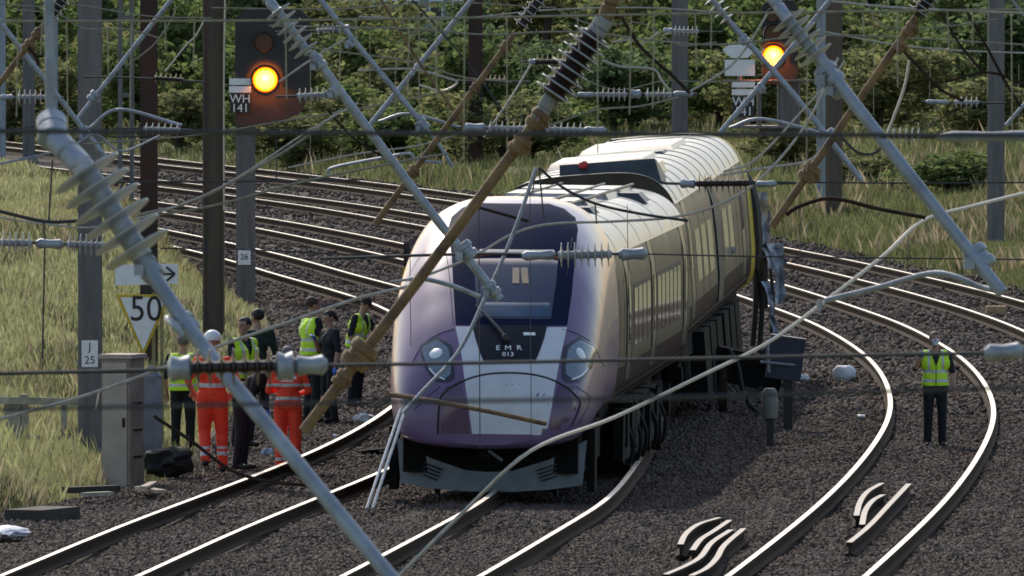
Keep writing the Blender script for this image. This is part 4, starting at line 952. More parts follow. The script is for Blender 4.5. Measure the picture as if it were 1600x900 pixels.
string('white insulator string between the thick grey mast and the dark rust mast', 160, [(180, 200), (300, 203)], [(224, 282, 201, 203, 6)], [], r=.07)
string('short white insulator string under the top edge right of the left signal', 170, [(430, 50), (560, 46)], [(494, 524, 48, 46, 4)], [(524, 548, 46, 44, .05)], r=.075)
# wires
def wire(label, pts, d, r, m, drops=(), name='overhead_wire', curve=True):
    q = [P(p[0], p[1], p[2] if len(p) > 2 else d) for p in pts]; p0 = q[0]; mb = MB(); c = catmull(q, 7) if curve and len(q) > 2 else q
    mb.tube([v - p0 for v in c], r, 6); o = mb.build(name, m); o.location = p0; tag(o, label, 'wire', 'overhead wires')
    for dp in drops:
        mb = MB(); mb.tube([P(x, y, d) - p0 for x, y in dp], max(.0035, r * .55), 5); mb.build('dropper', m, o)
    return o
wire('dark blurred span wire across the whole width at the level of the white insulators', [(-20, 205), (800, 209), (1640, 212)], 30, .0055, darkwire)
wire('faint dark blurred wire crossing below the people and the train nose', [(-20, 640), (500, 630), (1000, 622), (1640, 604)], 24, .0035, darkwire)
wire('thick pale fallen contact wire draped across the train front up to the right edge', [(618, 905, 110), (724, 800, 110), (830, 704, 110), (960, 652, 112), (1100, 585, 113), (1200, 535, 114), (1290, 470, 115), (1380, 400, 116), (1442, 345, 117), (1520, 322, 118), (1640, 292, 120)], 110, .0165, palewire)
wire('pale wire sagging from the left edge past the cabinet up to the nose', [(-10, 657), (120, 622), (240, 580), (330, 545), (460, 500), (560, 466), (645, 446)], 112, .014, palewire, [((155, 610), (150, 640))])
wire('grey flexible wire hanging down over the left side of the windscreen', [(838, 262), (800, 370), (756, 470), (716, 550), (660, 612), (630, 645)], 118, .017, galv)
wire('pale wire crossing the dome of the train and rising to the right signal', [(610, 440), (660, 432), (740, 400), (800, 366), (860, 350), (960, 346), (1060, 338), (1140, 312), (1200, 268), (1262, 190), (1310, 90)], 125, .012, palewire, [((800, 366), (835, 270))])
wire('greenish contact wire just under the top edge across the picture', [(-10, 33), (400, 32), (760, 27), (1100, 21), (1640, 14)], 75, .006, copper, [((x, 34 - x * .012), (x + random.Random(x).uniform(-3, 3), random.Random(x + 1).uniform(70, 275))) for x in (28, 66, 104, 168, 206, 258, 304, 446, 532, 556, 640, 682, 726, 792, 902, 934, 986, 1022, 1086, 1112, 1262, 1348, 1402, 1480, 1520, 1580)])
wire('second greenish wire sagging slightly below the top edge', [(420, 40), (640, 45), (760, 54), (900, 50), (1110, 70), (1300, 55), (1640, 72)], 130, .009, copper)
wire('pale wire running straight along the top right', [(1300, 2), (1420, 13), (1640, 22)], 120, .010, palewire)
wire('thin beige wire passing behind the right hand mast at mid height', [(1290, 50), (1400, 70), (1500, 79), (1640, 84)], 170, .011, palewire)
wire('dark thin wire level with the slope grass on the right', [(1140, 284), (1400, 286), (1640, 285)], 120, .007, darkwire, [((1250, 284), (1250, 402)), ((1416, 286), (1420, 402))])
wire('dark thin wire level with the upper rails on the right', [(1010, 397), (1200, 401), (1640, 406)], 110, .006, darkwire)
wire('dark double wire at the left edge meeting above the blue clamp', [(-10, 328), (70, 346), (125, 345)], 110, .014, darkwire, [((68, 346), (70, 378)), ((70, 380), (66, 560)), ((82, 250), (76, 345))])
wire('thin dark wire just under the double wire at the left edge', [(-10, 338), (70, 350), (170, 352), (330, 300), (480, 206), (560, 160)], 118, .008, palewire)
wire('pale catenary wire from the dark rust mast rising past the left signal', [(215, 336), (300, 315), (380, 275), (470, 220), (535, 170)], 135, .014, copper)
wire('pale catenary wire running flat from the dark rust mast to the far rails', [(212, 341), (330, 322), (430, 295), (490, 280), (640, 250), (700, 240)], 135, .012, copper)
wire('dark wire crossing the far rails behind the tall brown mast', [(160, 285), (260, 284), (330, 284), (520, 282), (570, 280)], 140, .010, darkwire, [((432, 284), (432, 180))])
wire('thin wire along the far rails at the level of the left signal plate', [(250, 388), (350, 389), (470, 394), (620, 402)], 140, .007, darkwire)
wire('pale wire sloping from the left signal lamp up to the stacked insulator', [(436, 128), (482, 96), (540, 60)], 145, .012, palewire)
wire('dark slack wire hanging from the long brown pole over the train dome', [(842, 262), (878, 292), (930, 318), (1000, 334), (1075, 345)], 122, .013, darkwire, [((842, 262), (850, 345)), ((930, 318), (932, 350)), ((838, 262), (832, 300))])
wire('short dark wire from the brown pole across the top of the dome', [(740, 322), (790, 336), (826, 346)], 122, .013, rust_dark)
wire('dark stay wire crossing from the left signal down to the grey tube', [(510, 170), (555, 218), (608, 250)], 140, .012, rust_dark)
wire('rusty stay wire from the top centre down to the thin rusty pole', [(590, -10), (650, 90), (700, 160), (740, 215)], 150, .016, rusty)
wire('grey looped cable between the brown poles', [(560, 110), (640, 108), (700, 122), (714, 130), (690, 142), (655, 133)], 150, .013, palewire)
wire('pale slack wire over the dark trees in the top centre', [(455, 70), (540, 82), (640, 96), (720, 120), (800, 128)], 155, .010, copper)
wire('greenish slack wire from the left signal to the white insulator string', [(130, 225), (300, 212), (450, 188), (560, 170), (680, 146), (700, 140)], 155, .010, copper)
wire('dark stay wire from the ribbed insulator down to the right of the grey mast', [(968, 22), (1000, 72), (1050, 118), (1078, 146)], 100, .013, rust_dark)
wire('pale jumper wire curving from the ribbed insulator to the white insulator string', [(940, 94), (970, 104), (1020, 108), (1034, 126), (1048, 144)], 130, .012, palewire)
wire('second pale jumper wire curving above the white insulator string', [(955, 66), (985, 62), (1004, 68), (1030, 50)], 130, .011, palewire)
wire('pale wire sloping up to the hexagon plate from the roof insulator', [(1076, 144), (1130, 112), (1162, 80), (1200, 20)], 140, .012, palewire)
wire('pale wire sagging from the white insulator string over the ribbed roof', [(860, 196), (930, 172), (1000, 166), (1060, 152)], 140, .010, copper)
wire('thin pale wire crossing the mid green bushes in the centre', [(880, 108), (960, 140), (1040, 126), (1110, 128), (1300, 124), (1330, 125)], 150, .007, copper)
wire('dark stay wire sloping down across the right hand mast', [(1506, 10), (1540, 70), (1572, 130), (1610, 190)], 130, .014, rust_dark)
wire('second dark stay wire left of the right hand mast', [(1468, 16), (1500, 70), (1538, 115)], 130, .012, rust_dark)
wire('dark bent wire joining the right hand mast and the slope bushes', [(1476, 128), (1540, 113), (1586, 126), (1610, 135)], 130, .012, rust_dark)
wire('pale dropper hanging from the rusty pole on the right', [(1421, 94), (1412, 140), (1388, 206)], 120, .013, palewire)
wire('dark wire from the rusty pole to the right hand grey mast', [(1408, 76), (1440, 110), (1470, 140), (1505, 158)], 120, .013, rust_dark)
wire('grey jumper wire looping under the blurred span wire on the right', [(1315, 215), (1340, 238), (1365, 240), (1382, 225)], 120, .012, darkwire)
wire('pale wire rising right from the roof towards the brown mast', [(1125, 274), (1200, 262), (1260, 252), (1290, 230), (1320, 196)], 128, .012, palewire)
wire('second pale wire rising right beside the narrow post', [(1130, 268), (1180, 250), (1260, 166), (1302, 120), (1320, 95)], 128, .010, palewire)
wire('grey registration rod bent flat above the far rails', [(514, 274), (520, 262), (600, 246), (640, 240), (650, 250), (690, 254)], 150, .017, galv)
wire('thin pale wires crossing the top left corner', [(-10, 5), (60, 10), (110, 6), (230, 25), (330, 28)], 160, .008, copper)
wire('pale wire rising from the left edge to the thick grey mast', [(-10, 258), (60, 243), (110, 230), (150, 210), (190, 236), (250, 212)], 145, .012, galv)
wire('thin pale wire sloping from the dark rust mast to the top', [(196, 104), (240, 70), (268, 30), (275, 10)], 165, .010, copper)
wire('thin slanting pale wire right of the dark rust mast', [(258, 112), (290, 72), (306, 56), (320, 30)], 165, .010, palewire)
wire('long pale vertical pull wire left of the left signal', [(352, -10), (350, 120), (350, 330)], 170, .010, palewire)
wire('thin dark wire along the top of the cabinet at the left', [(-10, 586), (80, 583), (240, 582)], 112, .006, darkwire)
wire('dark cable curving down to the ballast beside the orange trousers', [(240, 650), (300, 690), (360, 734), (420, 752), (500, 760)], 120, .016, rust_dark)
wire('thin vertical pale dropper row in front of the dark green shrubs', [(655, -5), (655, 235)], 150, .006, copper, [((485, 75), (485, 280)), ((618, 85), (618, 190)), ((700, 130), (702, 200)), ((578, 40), (578, 200)), ((815, 70), (815, 190)), ((872, 105), (872, 190))])
wire('thin vertical pale dropper row in front of the right hand bushes', [(1545, -5), (1543, 150)], 150, .006, copper, [((1330, 100), (1330, 280)), ((1365, 40), (1365, 180)), ((1455, 60), (1452, 160)), ((1592, 100), (1592, 280))])
wire('thin dark droppers hanging over the train windscreen', [(748, 300), (750, 700)], 125, .005, darkwire, [((828, 270), (830, 690)), ((640, 330), (642, 540)), ((980, 320), (982, 480))])
# fallen tubes on and beside the train
def rod(name, label, cat, pts, r, m, r2=None):
    p0 = pts[0]; mb = MB(); mb.tube([v - p0 for v in (catmull(pts, 6) if len(pts) > 2 else pts)], r, 8); o = mb.build(name, m); o.location = p0; return tag(o, label, cat)
rod('fallen_tube', 'broken brown tube lying across the lower train nose', 'tube', [P(606, 616, 172), P(648, 622, 173), P(750, 640, 176), P(852, 662, 177)], .030, rusty)
o = empty('fallen_strut', P(578, 792, 176), 'pair of parallel pale struts leaning from the ballast against the train nose', 'strut')
for dx in (0, 9):
    mb = MB(); mb.tube([P(573 + dx, 795, 176.2) - o.location, P(626 + dx * .8, 640, 178.5) - o.location], .02, 6); mb.build('rail', galv, o)

# ------------------------------------------------------------------ sign, cabinet, fence and litter at the lineside
g = G(246, 700); g.z = float(ground_z(g.x, g.y)); d = g.y
o = empty('speed_restriction_sign', g, 'white triangular speed sign reading 50 with yellow border and an arrow plate above', 'sign'); Lc = lambda px, py, dy=0.: P(px, py, d) - o.location + Vector((0, dy, 0))
def flat(pts, m, name, dy, th=.02, parent=o, Lf=None):
    q = [(Lf or Lc)(x, y, dy) for x, y in pts]; n = len(q); mb = MB(); mb.add(q + [p + Vector((0, th, 0)) for p in q], [tuple(reversed(range(n))), tuple(range(n, 2*n))] + [(i, (i+1) % n, n+(i+1) % n, n+i) for i in range(n)]); return mb.build(name, m, parent, smooth=False)
mb = MB()
for px in (240, 253): mb.box(Lc(px, 575, .05), (.05, .05, (730 - 400) * d / F))
for px in (): pass
mb.box(Lc(246, 430, .07), (.18, .03, .06)); mb.box(Lc(246, 470, .07), (.18, .03, .06)); mb.build('post', mat('yellowed_post', (.30, .27, .12), .6, .2, .3, 6), o, smooth=False)
flat([(181, 460), (267, 460), (224, 557)][::-1], yellow, 'border', -.01); flat([(188, 464.5), (260, 464.5), (224, 547)][::-1], white, 'face', -.025, .012)
tx = text('50', .50, wmat(o) @ Matrix.Translation(Lc(228, 484, -.030)) @ UPRIGHT @ Matrix.Diagonal((.92, 1, 1, 1)), black, o, 'numeral', .002)
ap = flat([(180, 414), (278, 412), (278, 443), (180, 446)][::-1], white, 'arrow_plate', -.02, .015)
mb = MB()
for a_, b_ in (((240, 428), (273, 428)), ((260, 417), (273, 428)), ((260, 439), (273, 428))):
    A, B = Lc(*a_, -.026), Lc(*b_, -.026); mb.tube([A, B], .018, 4)
mb.build('arrow', black, ap, smooth=False)
flat([(222, 446), (246, 446), (246, 457), (222, 457)][::-1], black, 'back_bracket', .02)
# concrete stump with grey fitting behind the sign
g = G(236, 722); g.z = float(ground_z(g.x, g.y)); o = empty('concrete_stump', g, 'blue grey concrete stump beneath the speed sign', 'post')
mb = MB(); mb.box((0, 0, .58), (.30, .28, 1.22), 0, None, .92); mb.build('column', mat('blue_grey_concrete', (.20, .22, .25), .85, 0, .35, 5, .3, 25), o, smooth=False)
mb = MB(); mb.lathe((0, 0, 1.17), (0, 0, 1.36), [(0, .15), (.3, .15), (.6, .10), (1, .05)], 14); mb.build('cap', MATS['blue_grey_concrete'], o)
# beige equipment cabinet
g = G(192, 752); g.z = float(ground_z(g.x, g.y)); cab_m = mat('faded_beige_cabinet_paint', (.43, .35, .295), .7, 0, .25, 3); cab_d = mat('faded_brown_cabinet_side', (.29, .225, .18), .75, 0, .35, 4)
o = empty('equipment_cabinet', g, 'tall faded beige trackside cabinet beside the thick grey mast', 'cabinet', rz=R(-20)); W_, H_, D_ = .40, 1.78, .5
mb = MB(); mb.box((0, 0, H_/2), (W_, D_, H_)); mb.build('body', cab_d, o, smooth=False)
MB().box((-.01, -D_/2 - .012, H_/2 + .03), (W_ - .06, .02, H_ - .16)).build('door', cab_m, o, smooth=False)
MB().box((0, 0, H_ + .03), (W_ + .06, D_ + .06, .055)).build('lid', cab_m, o, smooth=False)
MB().box((.12, -D_/2 - .03, .95), (.03, .02, .12)).build('handle', rust_dark, o, smooth=False)
for z in (.5, .85, 1.2): MB().box((W_/2 + .008, .02, z), (.014, .3, .02)).build('vent', rust_dark, o, smooth=False)
# low grey fence
fence_m = mat('weathered_fence_timber', (.42, .38, .29), .85, 0, .4, 8, .2, 30); o = empty('low_fence', (P(100, 640, 197).x, 197, float(ground_z(P(100, 640, 197).x, 197))), 'low weathered two rail fence in tall grass left of the cabinet', 'fence'); 
def fl(px, py, d=197): return P(px, py, d) - o.location
for px, yt, w_ in ((39, 616, .11), (15, 622, .14), (28, 624, .10), (100, 628, .08), (183, 622, .10)):
    a = fl(px, yt); b = fl(px, 740); MB().box(((a + b) / 2), (w_, .09, (a - b).length), 0, Matrix.Rotation(R(px % 3 - 1), 3, 'Y')).build('post', fence_m, o, smooth=False)
for yy in (627, 686):
    a, b = fl(-12, yy - 2), fl(196, yy + 2); MB().box((a + b) / 2 + Vector((0, -.075, 0)), ((a - b).length, .045, .10), 0, Matrix.Rotation(R(1.2), 3, 'Y')).build('rail', fence_m, o, smooth=False)
weedm = mat('bank_weed', (.085, .105, .045), .85, island=.4, col2=(.13, .12, .07), spec=.1, trans=.4); seedm = mat('dry_stalk', (.38, .32, .20), .85, island=.3, col2=(.26, .20, .13), spec=.1, trans=.3)
V, F_ = grass(60000, ((176, 400), 'L'), .10, .34, 21, .014, .35); tag(np_mesh('bank_weeds', V, F_, weedm), kind='stuff')
V, F_ = grass(60000, ((262, 470), 'R'), .2, .55, 22, .02, .35); tag(np_mesh('slope_weeds', V, F_, weedm), kind='stuff')
V, F_ = grass(5000, ((176, 330), 'L'), .25, .5, 23, .006, .1); V2_, F2_ = grass(6000, ((262, 430), 'R'), .4, .8, 24, .012, .1)
tag(np_mesh('dry_stalks', np.concatenate([V, V2_]), np.concatenate([F_, F2_ + len(V)]), seedm), kind='stuff')
# a taller tuft layer round the fence
V, F_ = grass(1600, ((174, 215), 'L'), .22, .48, 8, .005); tag(np_mesh('tall_grass', V, F_, grassm), kind='stuff')
def litter(name, label, cat, px, py, r, m, seed, sub=3, rough=.25, dz=0., group=None):
    g = G(px, py); g.z = max(float(ground_z(g.x, g.y)), BAL - .03) if not (XL(g.y) < g.x < XR(g.y)) else BAL - .02
    mb = MB(); mb.blob((0, 0, r[2] * .8 + dz), r, seed, 0, sub, rough); o = mb.build(name, m); o.location = g; return tag(o, label, cat, group)
plastic = mat('white_plastic_bag', (.62, .63, .68), .5, 0, .25, 10, .4, 12); paper = mat('white_paper', (.72, .72, .74), .7, 0, .15, 10)
litter('plastic_bag', 'rounded white plastic bag lying between the train and the officer\'s track', 'bag', 1319, 594, (.17, .14, .15), paper, 3, 3, .12)
litter('paper_scrap', 'small white scrap on the ballast below the white bag', 'litter', 1346, 651, (.07, .07, .03), paper, 5, 2)
litter('paper_scrap', 'crumpled white scrap beside the rail left of the train nose', 'litter', 569, 657, (.13, .11, .07), paper, 6, 2, .45)
litter('paper_scrap', 'small white scrap at the foot of the brown pole', 'litter', 524, 682, (.05, .05, .03), paper, 7, 2)
litter('bag', 'blue and white small bag beside the orange trousers', 'bag', 418, 712, (.10, .09, .07), mat('blue_white_bag', (.5, .55, .62), .6, 0, .7, 12, col2=(.05, .08, .16)), 8, 2)
litter('rubble_heap', 'dark rubbish heap at the foot of the concrete stump', 'rubble', 258, 738, (.33, .3, .19), mat('dark_rubble', (.02, .021, .02), .9, 0, .5, 9, .5, 20), 9, 3, .3)
litter('rubble_heap', 'dark flattened debris strip on the ballast left of the train nose', 'rubble', 592, 708, (.28, .3, .05), under, 10, 3, .4)
litter('torn_sheet', 'crumpled pale blue sheet at the bottom left corner', 'sheet', 12, 836, (.22, .5, .07), plastic, 11, 3, .3)
litter('ballast_bag', 'grey white lump on the ballast right of the second car', 'rubble', 1255, 592, (.09, .08, .05), plastic, 12, 2, .3)
g = G(1556, 491); mb = MB(); mb.box((0, 0, .07), (.36, .3, .16)); ob = mb.build('timber_block', mat('sawn_timber', (.42, .28, .15), .8, 0, .3, 9), smooth=False); ob.location = g; tag(ob, 'pale timber block lying between the rails at the right edge', 'block')
g = G(1550, 424); g.z = float(ground_z(g.x, g.y)); mb = MB(); mb.box((0, 0, .10), (.36, .3, .2)); ob = mb.build('orange_block', mat('orange_brown_block', (.32, .12, .05), .8, 0, .3, 9), smooth=False); ob.location = g; tag(ob, 'orange brown block in the grass under the right hand mast', 'block')
def plank(label, p, q, w_, h_, m, name='plank', lift=.05):
    a, b = G(*p), G(*q); a.z = max(a.z, float(ground_z(a.x, a.y))) + lift; b.z = max(b.z, float(ground_z(b.x, b.y))) + lift; dr = (b - a); L = dr.length; mb = MB(); mb.box((0, 0, 0), (L, w_, h_)); ob = mb.build(name, m, smooth=False)
    ob.location = (a + b) / 2; ob.rotation_euler = (0, -math.asin(dr.z / L), math.atan2(dr.y, dr.x)); return tag(ob, label, 'plank')
plank('dark plank at the edge of the grass below the cabinet', (104, 772), (182, 769), .16, .08, mat('dark_timber', (.06, .05, .04), .9, 0, .4, 9))
plank('pale plank in front of the dark plank', (132, 779), (172, 777), .12, .05, fence_m)
plank('short pale broken board on the ballast right of the cabinet', (218, 768), (252, 774), .14, .04, mat('pale_board', (.40, .34, .25), .85, 0, .3, 9))
plank('second short pale broken board crossing the first', (224, 774), (240, 766), .10, .03, MATS['pale_board'], lift=.1)
plank('dark trough lid beside the crumpled blue sheet', (36, 812), (96, 806), .5, .14, MATS['dark_timber'])
# cut rail pieces in the foreground
def rail_piece(label, pts):
    q = [G(x, y, -.03) for x, y in pts]; mb = MB(); c = catmull(q, 6); rail_mesh([v - q[0] for v in c], mb); ob = mb.build('rail_offcut', [mat('weathered_rail_top', (.30, .26, .23), .55, .3, .3, 8), railside]); ob.location = q[0] + Vector((0, 0, .02)); return tag(ob, label, 'rail piece', 'cut rail pieces')
for lb, pts in (('short curved cut rail, back one of the four by the bottom edge', [(1063, 853), (1072, 836), (1092, 821), (1124, 811)]),
                ('short curved cut rail, second from the back of the four by the bottom edge', [(1082, 862), (1095, 845), (1115, 832), (1140, 815)]),
                ('longer bent cut rail, third of the four by the bottom edge', [(1040, 900), (1072, 886), (1095, 872), (1112, 850), (1142, 830)]),
                ('longest bent cut rail, nearest the officer\'s track of the four', [(1080, 902), (1104, 890), (1120, 874), (1132, 854), (1162, 828)]),
                ('curved cut rail standing between the officer\'s rails', [(1338, 808), (1344, 786), (1356, 770), (1378, 757)]),
                ('faint second curved cut rail between the officer\'s rails', [(1347, 822), (1352, 800), (1364, 784), (1380, 775)]),
                ('straight longer cut rail between the officer\'s rails', [(1327, 850), (1358, 824), (1388, 792), (1420, 758)])):
    rail_piece(lb, pts)
# wrecked gear right of the train
g = G(1203, 694); o = empty('marker_post', g, 'dark marker post with pale grey cap beside the second car', 'post')
mb = MB(); mb.box((0, 0, .18), (.10, .10, .42)); mb.build('post', rubber, o, smooth=False); mb = MB(); mb.lathe((0, 0, .36), (0, 0, .78), [(0, .10), (.1, .115), (.85, .11), (1, .07)], 14); mb.build('cap', mat('dirty_grey_plastic', (.20, .19, .16), .7, 0, .3, 8), o)
g = G(1231, 668); o = empty('wrecked_box', g, 'dark blue wrecked equipment box on a black leg right of the second car', 'equipment')
mb = MB(); mb.box((0, 0, .32), (.13, .12, .8)); mb.build('leg', rubber, o, smooth=False); mb = MB(); mb.box((-.03, .1, 1.0), (.5, .4, .62), 0, Matrix.Rotation(R(8), 3, 'Y')); mb.build('box', navy, o, smooth=False)
mb = MB(); mb.tube([(-.3, -.12, 1.25), (-.28, -.12, .8)], .025, 6); mb.build('bracket', galv, o); mb = MB(); mb.tube([(-.4, -.14, .95), (.1, -.14, .90)], .02, 6); mb.build('bar', galv, o)
g = G(1170, 640); o = empty('torn_bogie', g, 'black tangle of torn bogie parts under the rear of the second car', 'wreckage')
mb = MB(); mb.box((0, 0, .6), (1.0, .9, .5), 0, Matrix.Rotation(R(12), 3, 'Y')); mb.build('frame', under, o, smooth=False)
for k, (x, z, a) in enumerate(((-.3, .9, 20), (.2, .35, -15), (.4, 1.0, 40))): mb = MB(); mb.tube(catmull([(x, -.5, z), (x + .3 * math.cos(a), -.55, z - .2), (x + .2, -.6, z - .6)], 5), .04, 7); mb.build('hose', rubber, o)
mb = MB(); mb.lathe((-.45, -.2, .33), (-.33, -.2, .33), [(0, .1), (.02, .4), (.5, .42), (.98, .4), (1, .1)], 24); mb.build('wheel', rust_dark, o)

# ------------------------------------------------------------------ people
skin = mat('skin', (.42, .24, .17), .6, 0, .12, 20); hairb = mat('brown_hair', (.05, .032, .02), .7, 0, .3, 30); haird = mat('dark_hair', (.015, .012, .01), .7, 0, .3, 30); hairg = mat('grey_hair', (.16, .15, .145), .7, 0, .3, 30)
hiv = mat('yellow_hi_vis_fabric', (.60, .92, .03), .7, 0, .15, 8, .3, 25, emis=None); orange = mat('orange_hi_vis_fabric', (.98, .06, .02), .75, 0, .2, 7, .4, 22)
navyc = mat('navy_uniform_cloth', (.012, .013, .020), .85, 0, .4, 8, .4, 22); blackc = mat('black_trouser_cloth', (.008, .008, .010), .9, 0, .4, 8, .4, 22); blouse = mat('dark_green_jacket', (.012, .022, .014), .85, 0, .4, 8, .3, 22)
boot = mat('black_boot', (.01, .01, .01), .5); silverband = mat('reflective_band', (.55, .56, .56), .4, .1, .15, 12); bluep = mat('blue_panel', (.06, .16, .42), .6, 0, .2, 8); glovem = mat('blue_glove', (.03, .12, .50), .5); helmetm = mat('white_helmet', (.80, .81, .82), .3, 0, .06, 8, coat=.3); maskm = mat('pale_face_mask', (.62, .66, .70), .8)
PM = {'skin': skin, 'navy': navyc, 'black': blackc, 'orange': orange, 'boot': boot, 'band': silverband, 'glove': glovem, 'jacket': blouse, 'hiv': hiv, 'blue': bluep, 'white': white, 'eye': black}
def caps_mesh(caps, n=12):
    V, Fc = [], []
    for a, b, ra, rb in caps:
        a, b = Vector(a), Vector(b); ax_ = b - a; L = ax_.length
        t = ax_ / L if L > 1e-5 else Vector((0, 0, 1)); u = t.orthogonal().normalized(); w_ = t.cross(u); rings = []
        for k in range(5): th = math.pi / 2 * k / 4; rings.append((a - t * ra * math.cos(th), ra * math.sin(th)))
        for k in range(5): th = math.pi / 2 * k / 4; rings.append((b + t * rb * math.sin(th), rb * math.cos(th)))
        o = len(V); m_ = len(rings)
        for c, r in rings:
            for j in range(n): an = 2 * math.pi * j / n; V.append(c + (u * math.cos(an) + w_ * math.sin(an)) * max(r, 1e-4))
        for i in range(m_ - 1):
            for j in range(n): Fc.append((o+i*n+j, o+i*n+(j+1) % n, o+(i+1)*n+(j+1) % n, o+(i+1)*n+j))
        Fc += [tuple(o + j for j in reversed(range(n))), tuple(o + (m_-1)*n + j for j in range(n))]
    return V, Fc
def blend(caps, voxel, smooth=3):
    V, Fc = caps_mesh(caps); me = bpy.data.meshes.new('tmp'); me.from_pydata([tuple(v) for v in V], [], Fc); ob = bpy.data.objects.new('tmp', me); COL.objects.link(ob)
    m = ob.modifiers.new('r', 'REMESH'); m.mode = 'VOXEL'; m.voxel_size = voxel; m.use_smooth_shade = True
    if smooth: m2 = ob.modifiers.new('s', 'SMOOTH'); m2.iterations = smooth; m2.factor = .5
    dg = bpy.context.evaluated_depsgraph_get(); res = bpy.data.meshes.new_from_object(ob.evaluated_get(dg)); bpy.data.objects.remove(ob); return res
def face_centers(me):
    co = np.empty(len(me.vertices) * 3); me.vertices.foreach_get('co', co); co = co.reshape(-1, 3); c = np.empty(len(me.polygons) * 3); me.polygons.foreach_get('center', c); return c.reshape(-1, 3)
def nearest_tag(C, caps, tags):
    best = np.full(len(C), 9e9); idx = np.zeros(len(C), int)
    for i, (a, b, ra, rb) in enumerate(caps):
        a = np.array(a); b = np.array(b); ab = b - a; L2 = max(ab @ ab, 1e-9); t = np.clip(((C - a) @ ab) / L2, 0, 1); dd = np.linalg.norm(C - a - t[:, None] * ab, axis=1) - (ra + (rb - ra) * t); k = dd < best; best[k] = dd[k]; idx[k] = i
    return [tags[i] for i in idx]
def set_mats(me, names):
    u = sorted(set(names)); me.materials.clear()
    for n in u: me.materials.append(PM[n])
    me.polygons.foreach_set('material_index', np.array([u.index(n) for n in names], dtype=np.int32)); me.polygons.foreach_set('use_smooth', np.ones(len(names), dtype=bool))
def rotx(p, c, a):
    y, z = p[1] - c[1], p[2] - c[2]; return (p[0], c[1] + y * math.cos(a) - z * math.sin(a), c[2] + y * math.sin(a) + z * math.cos(a))
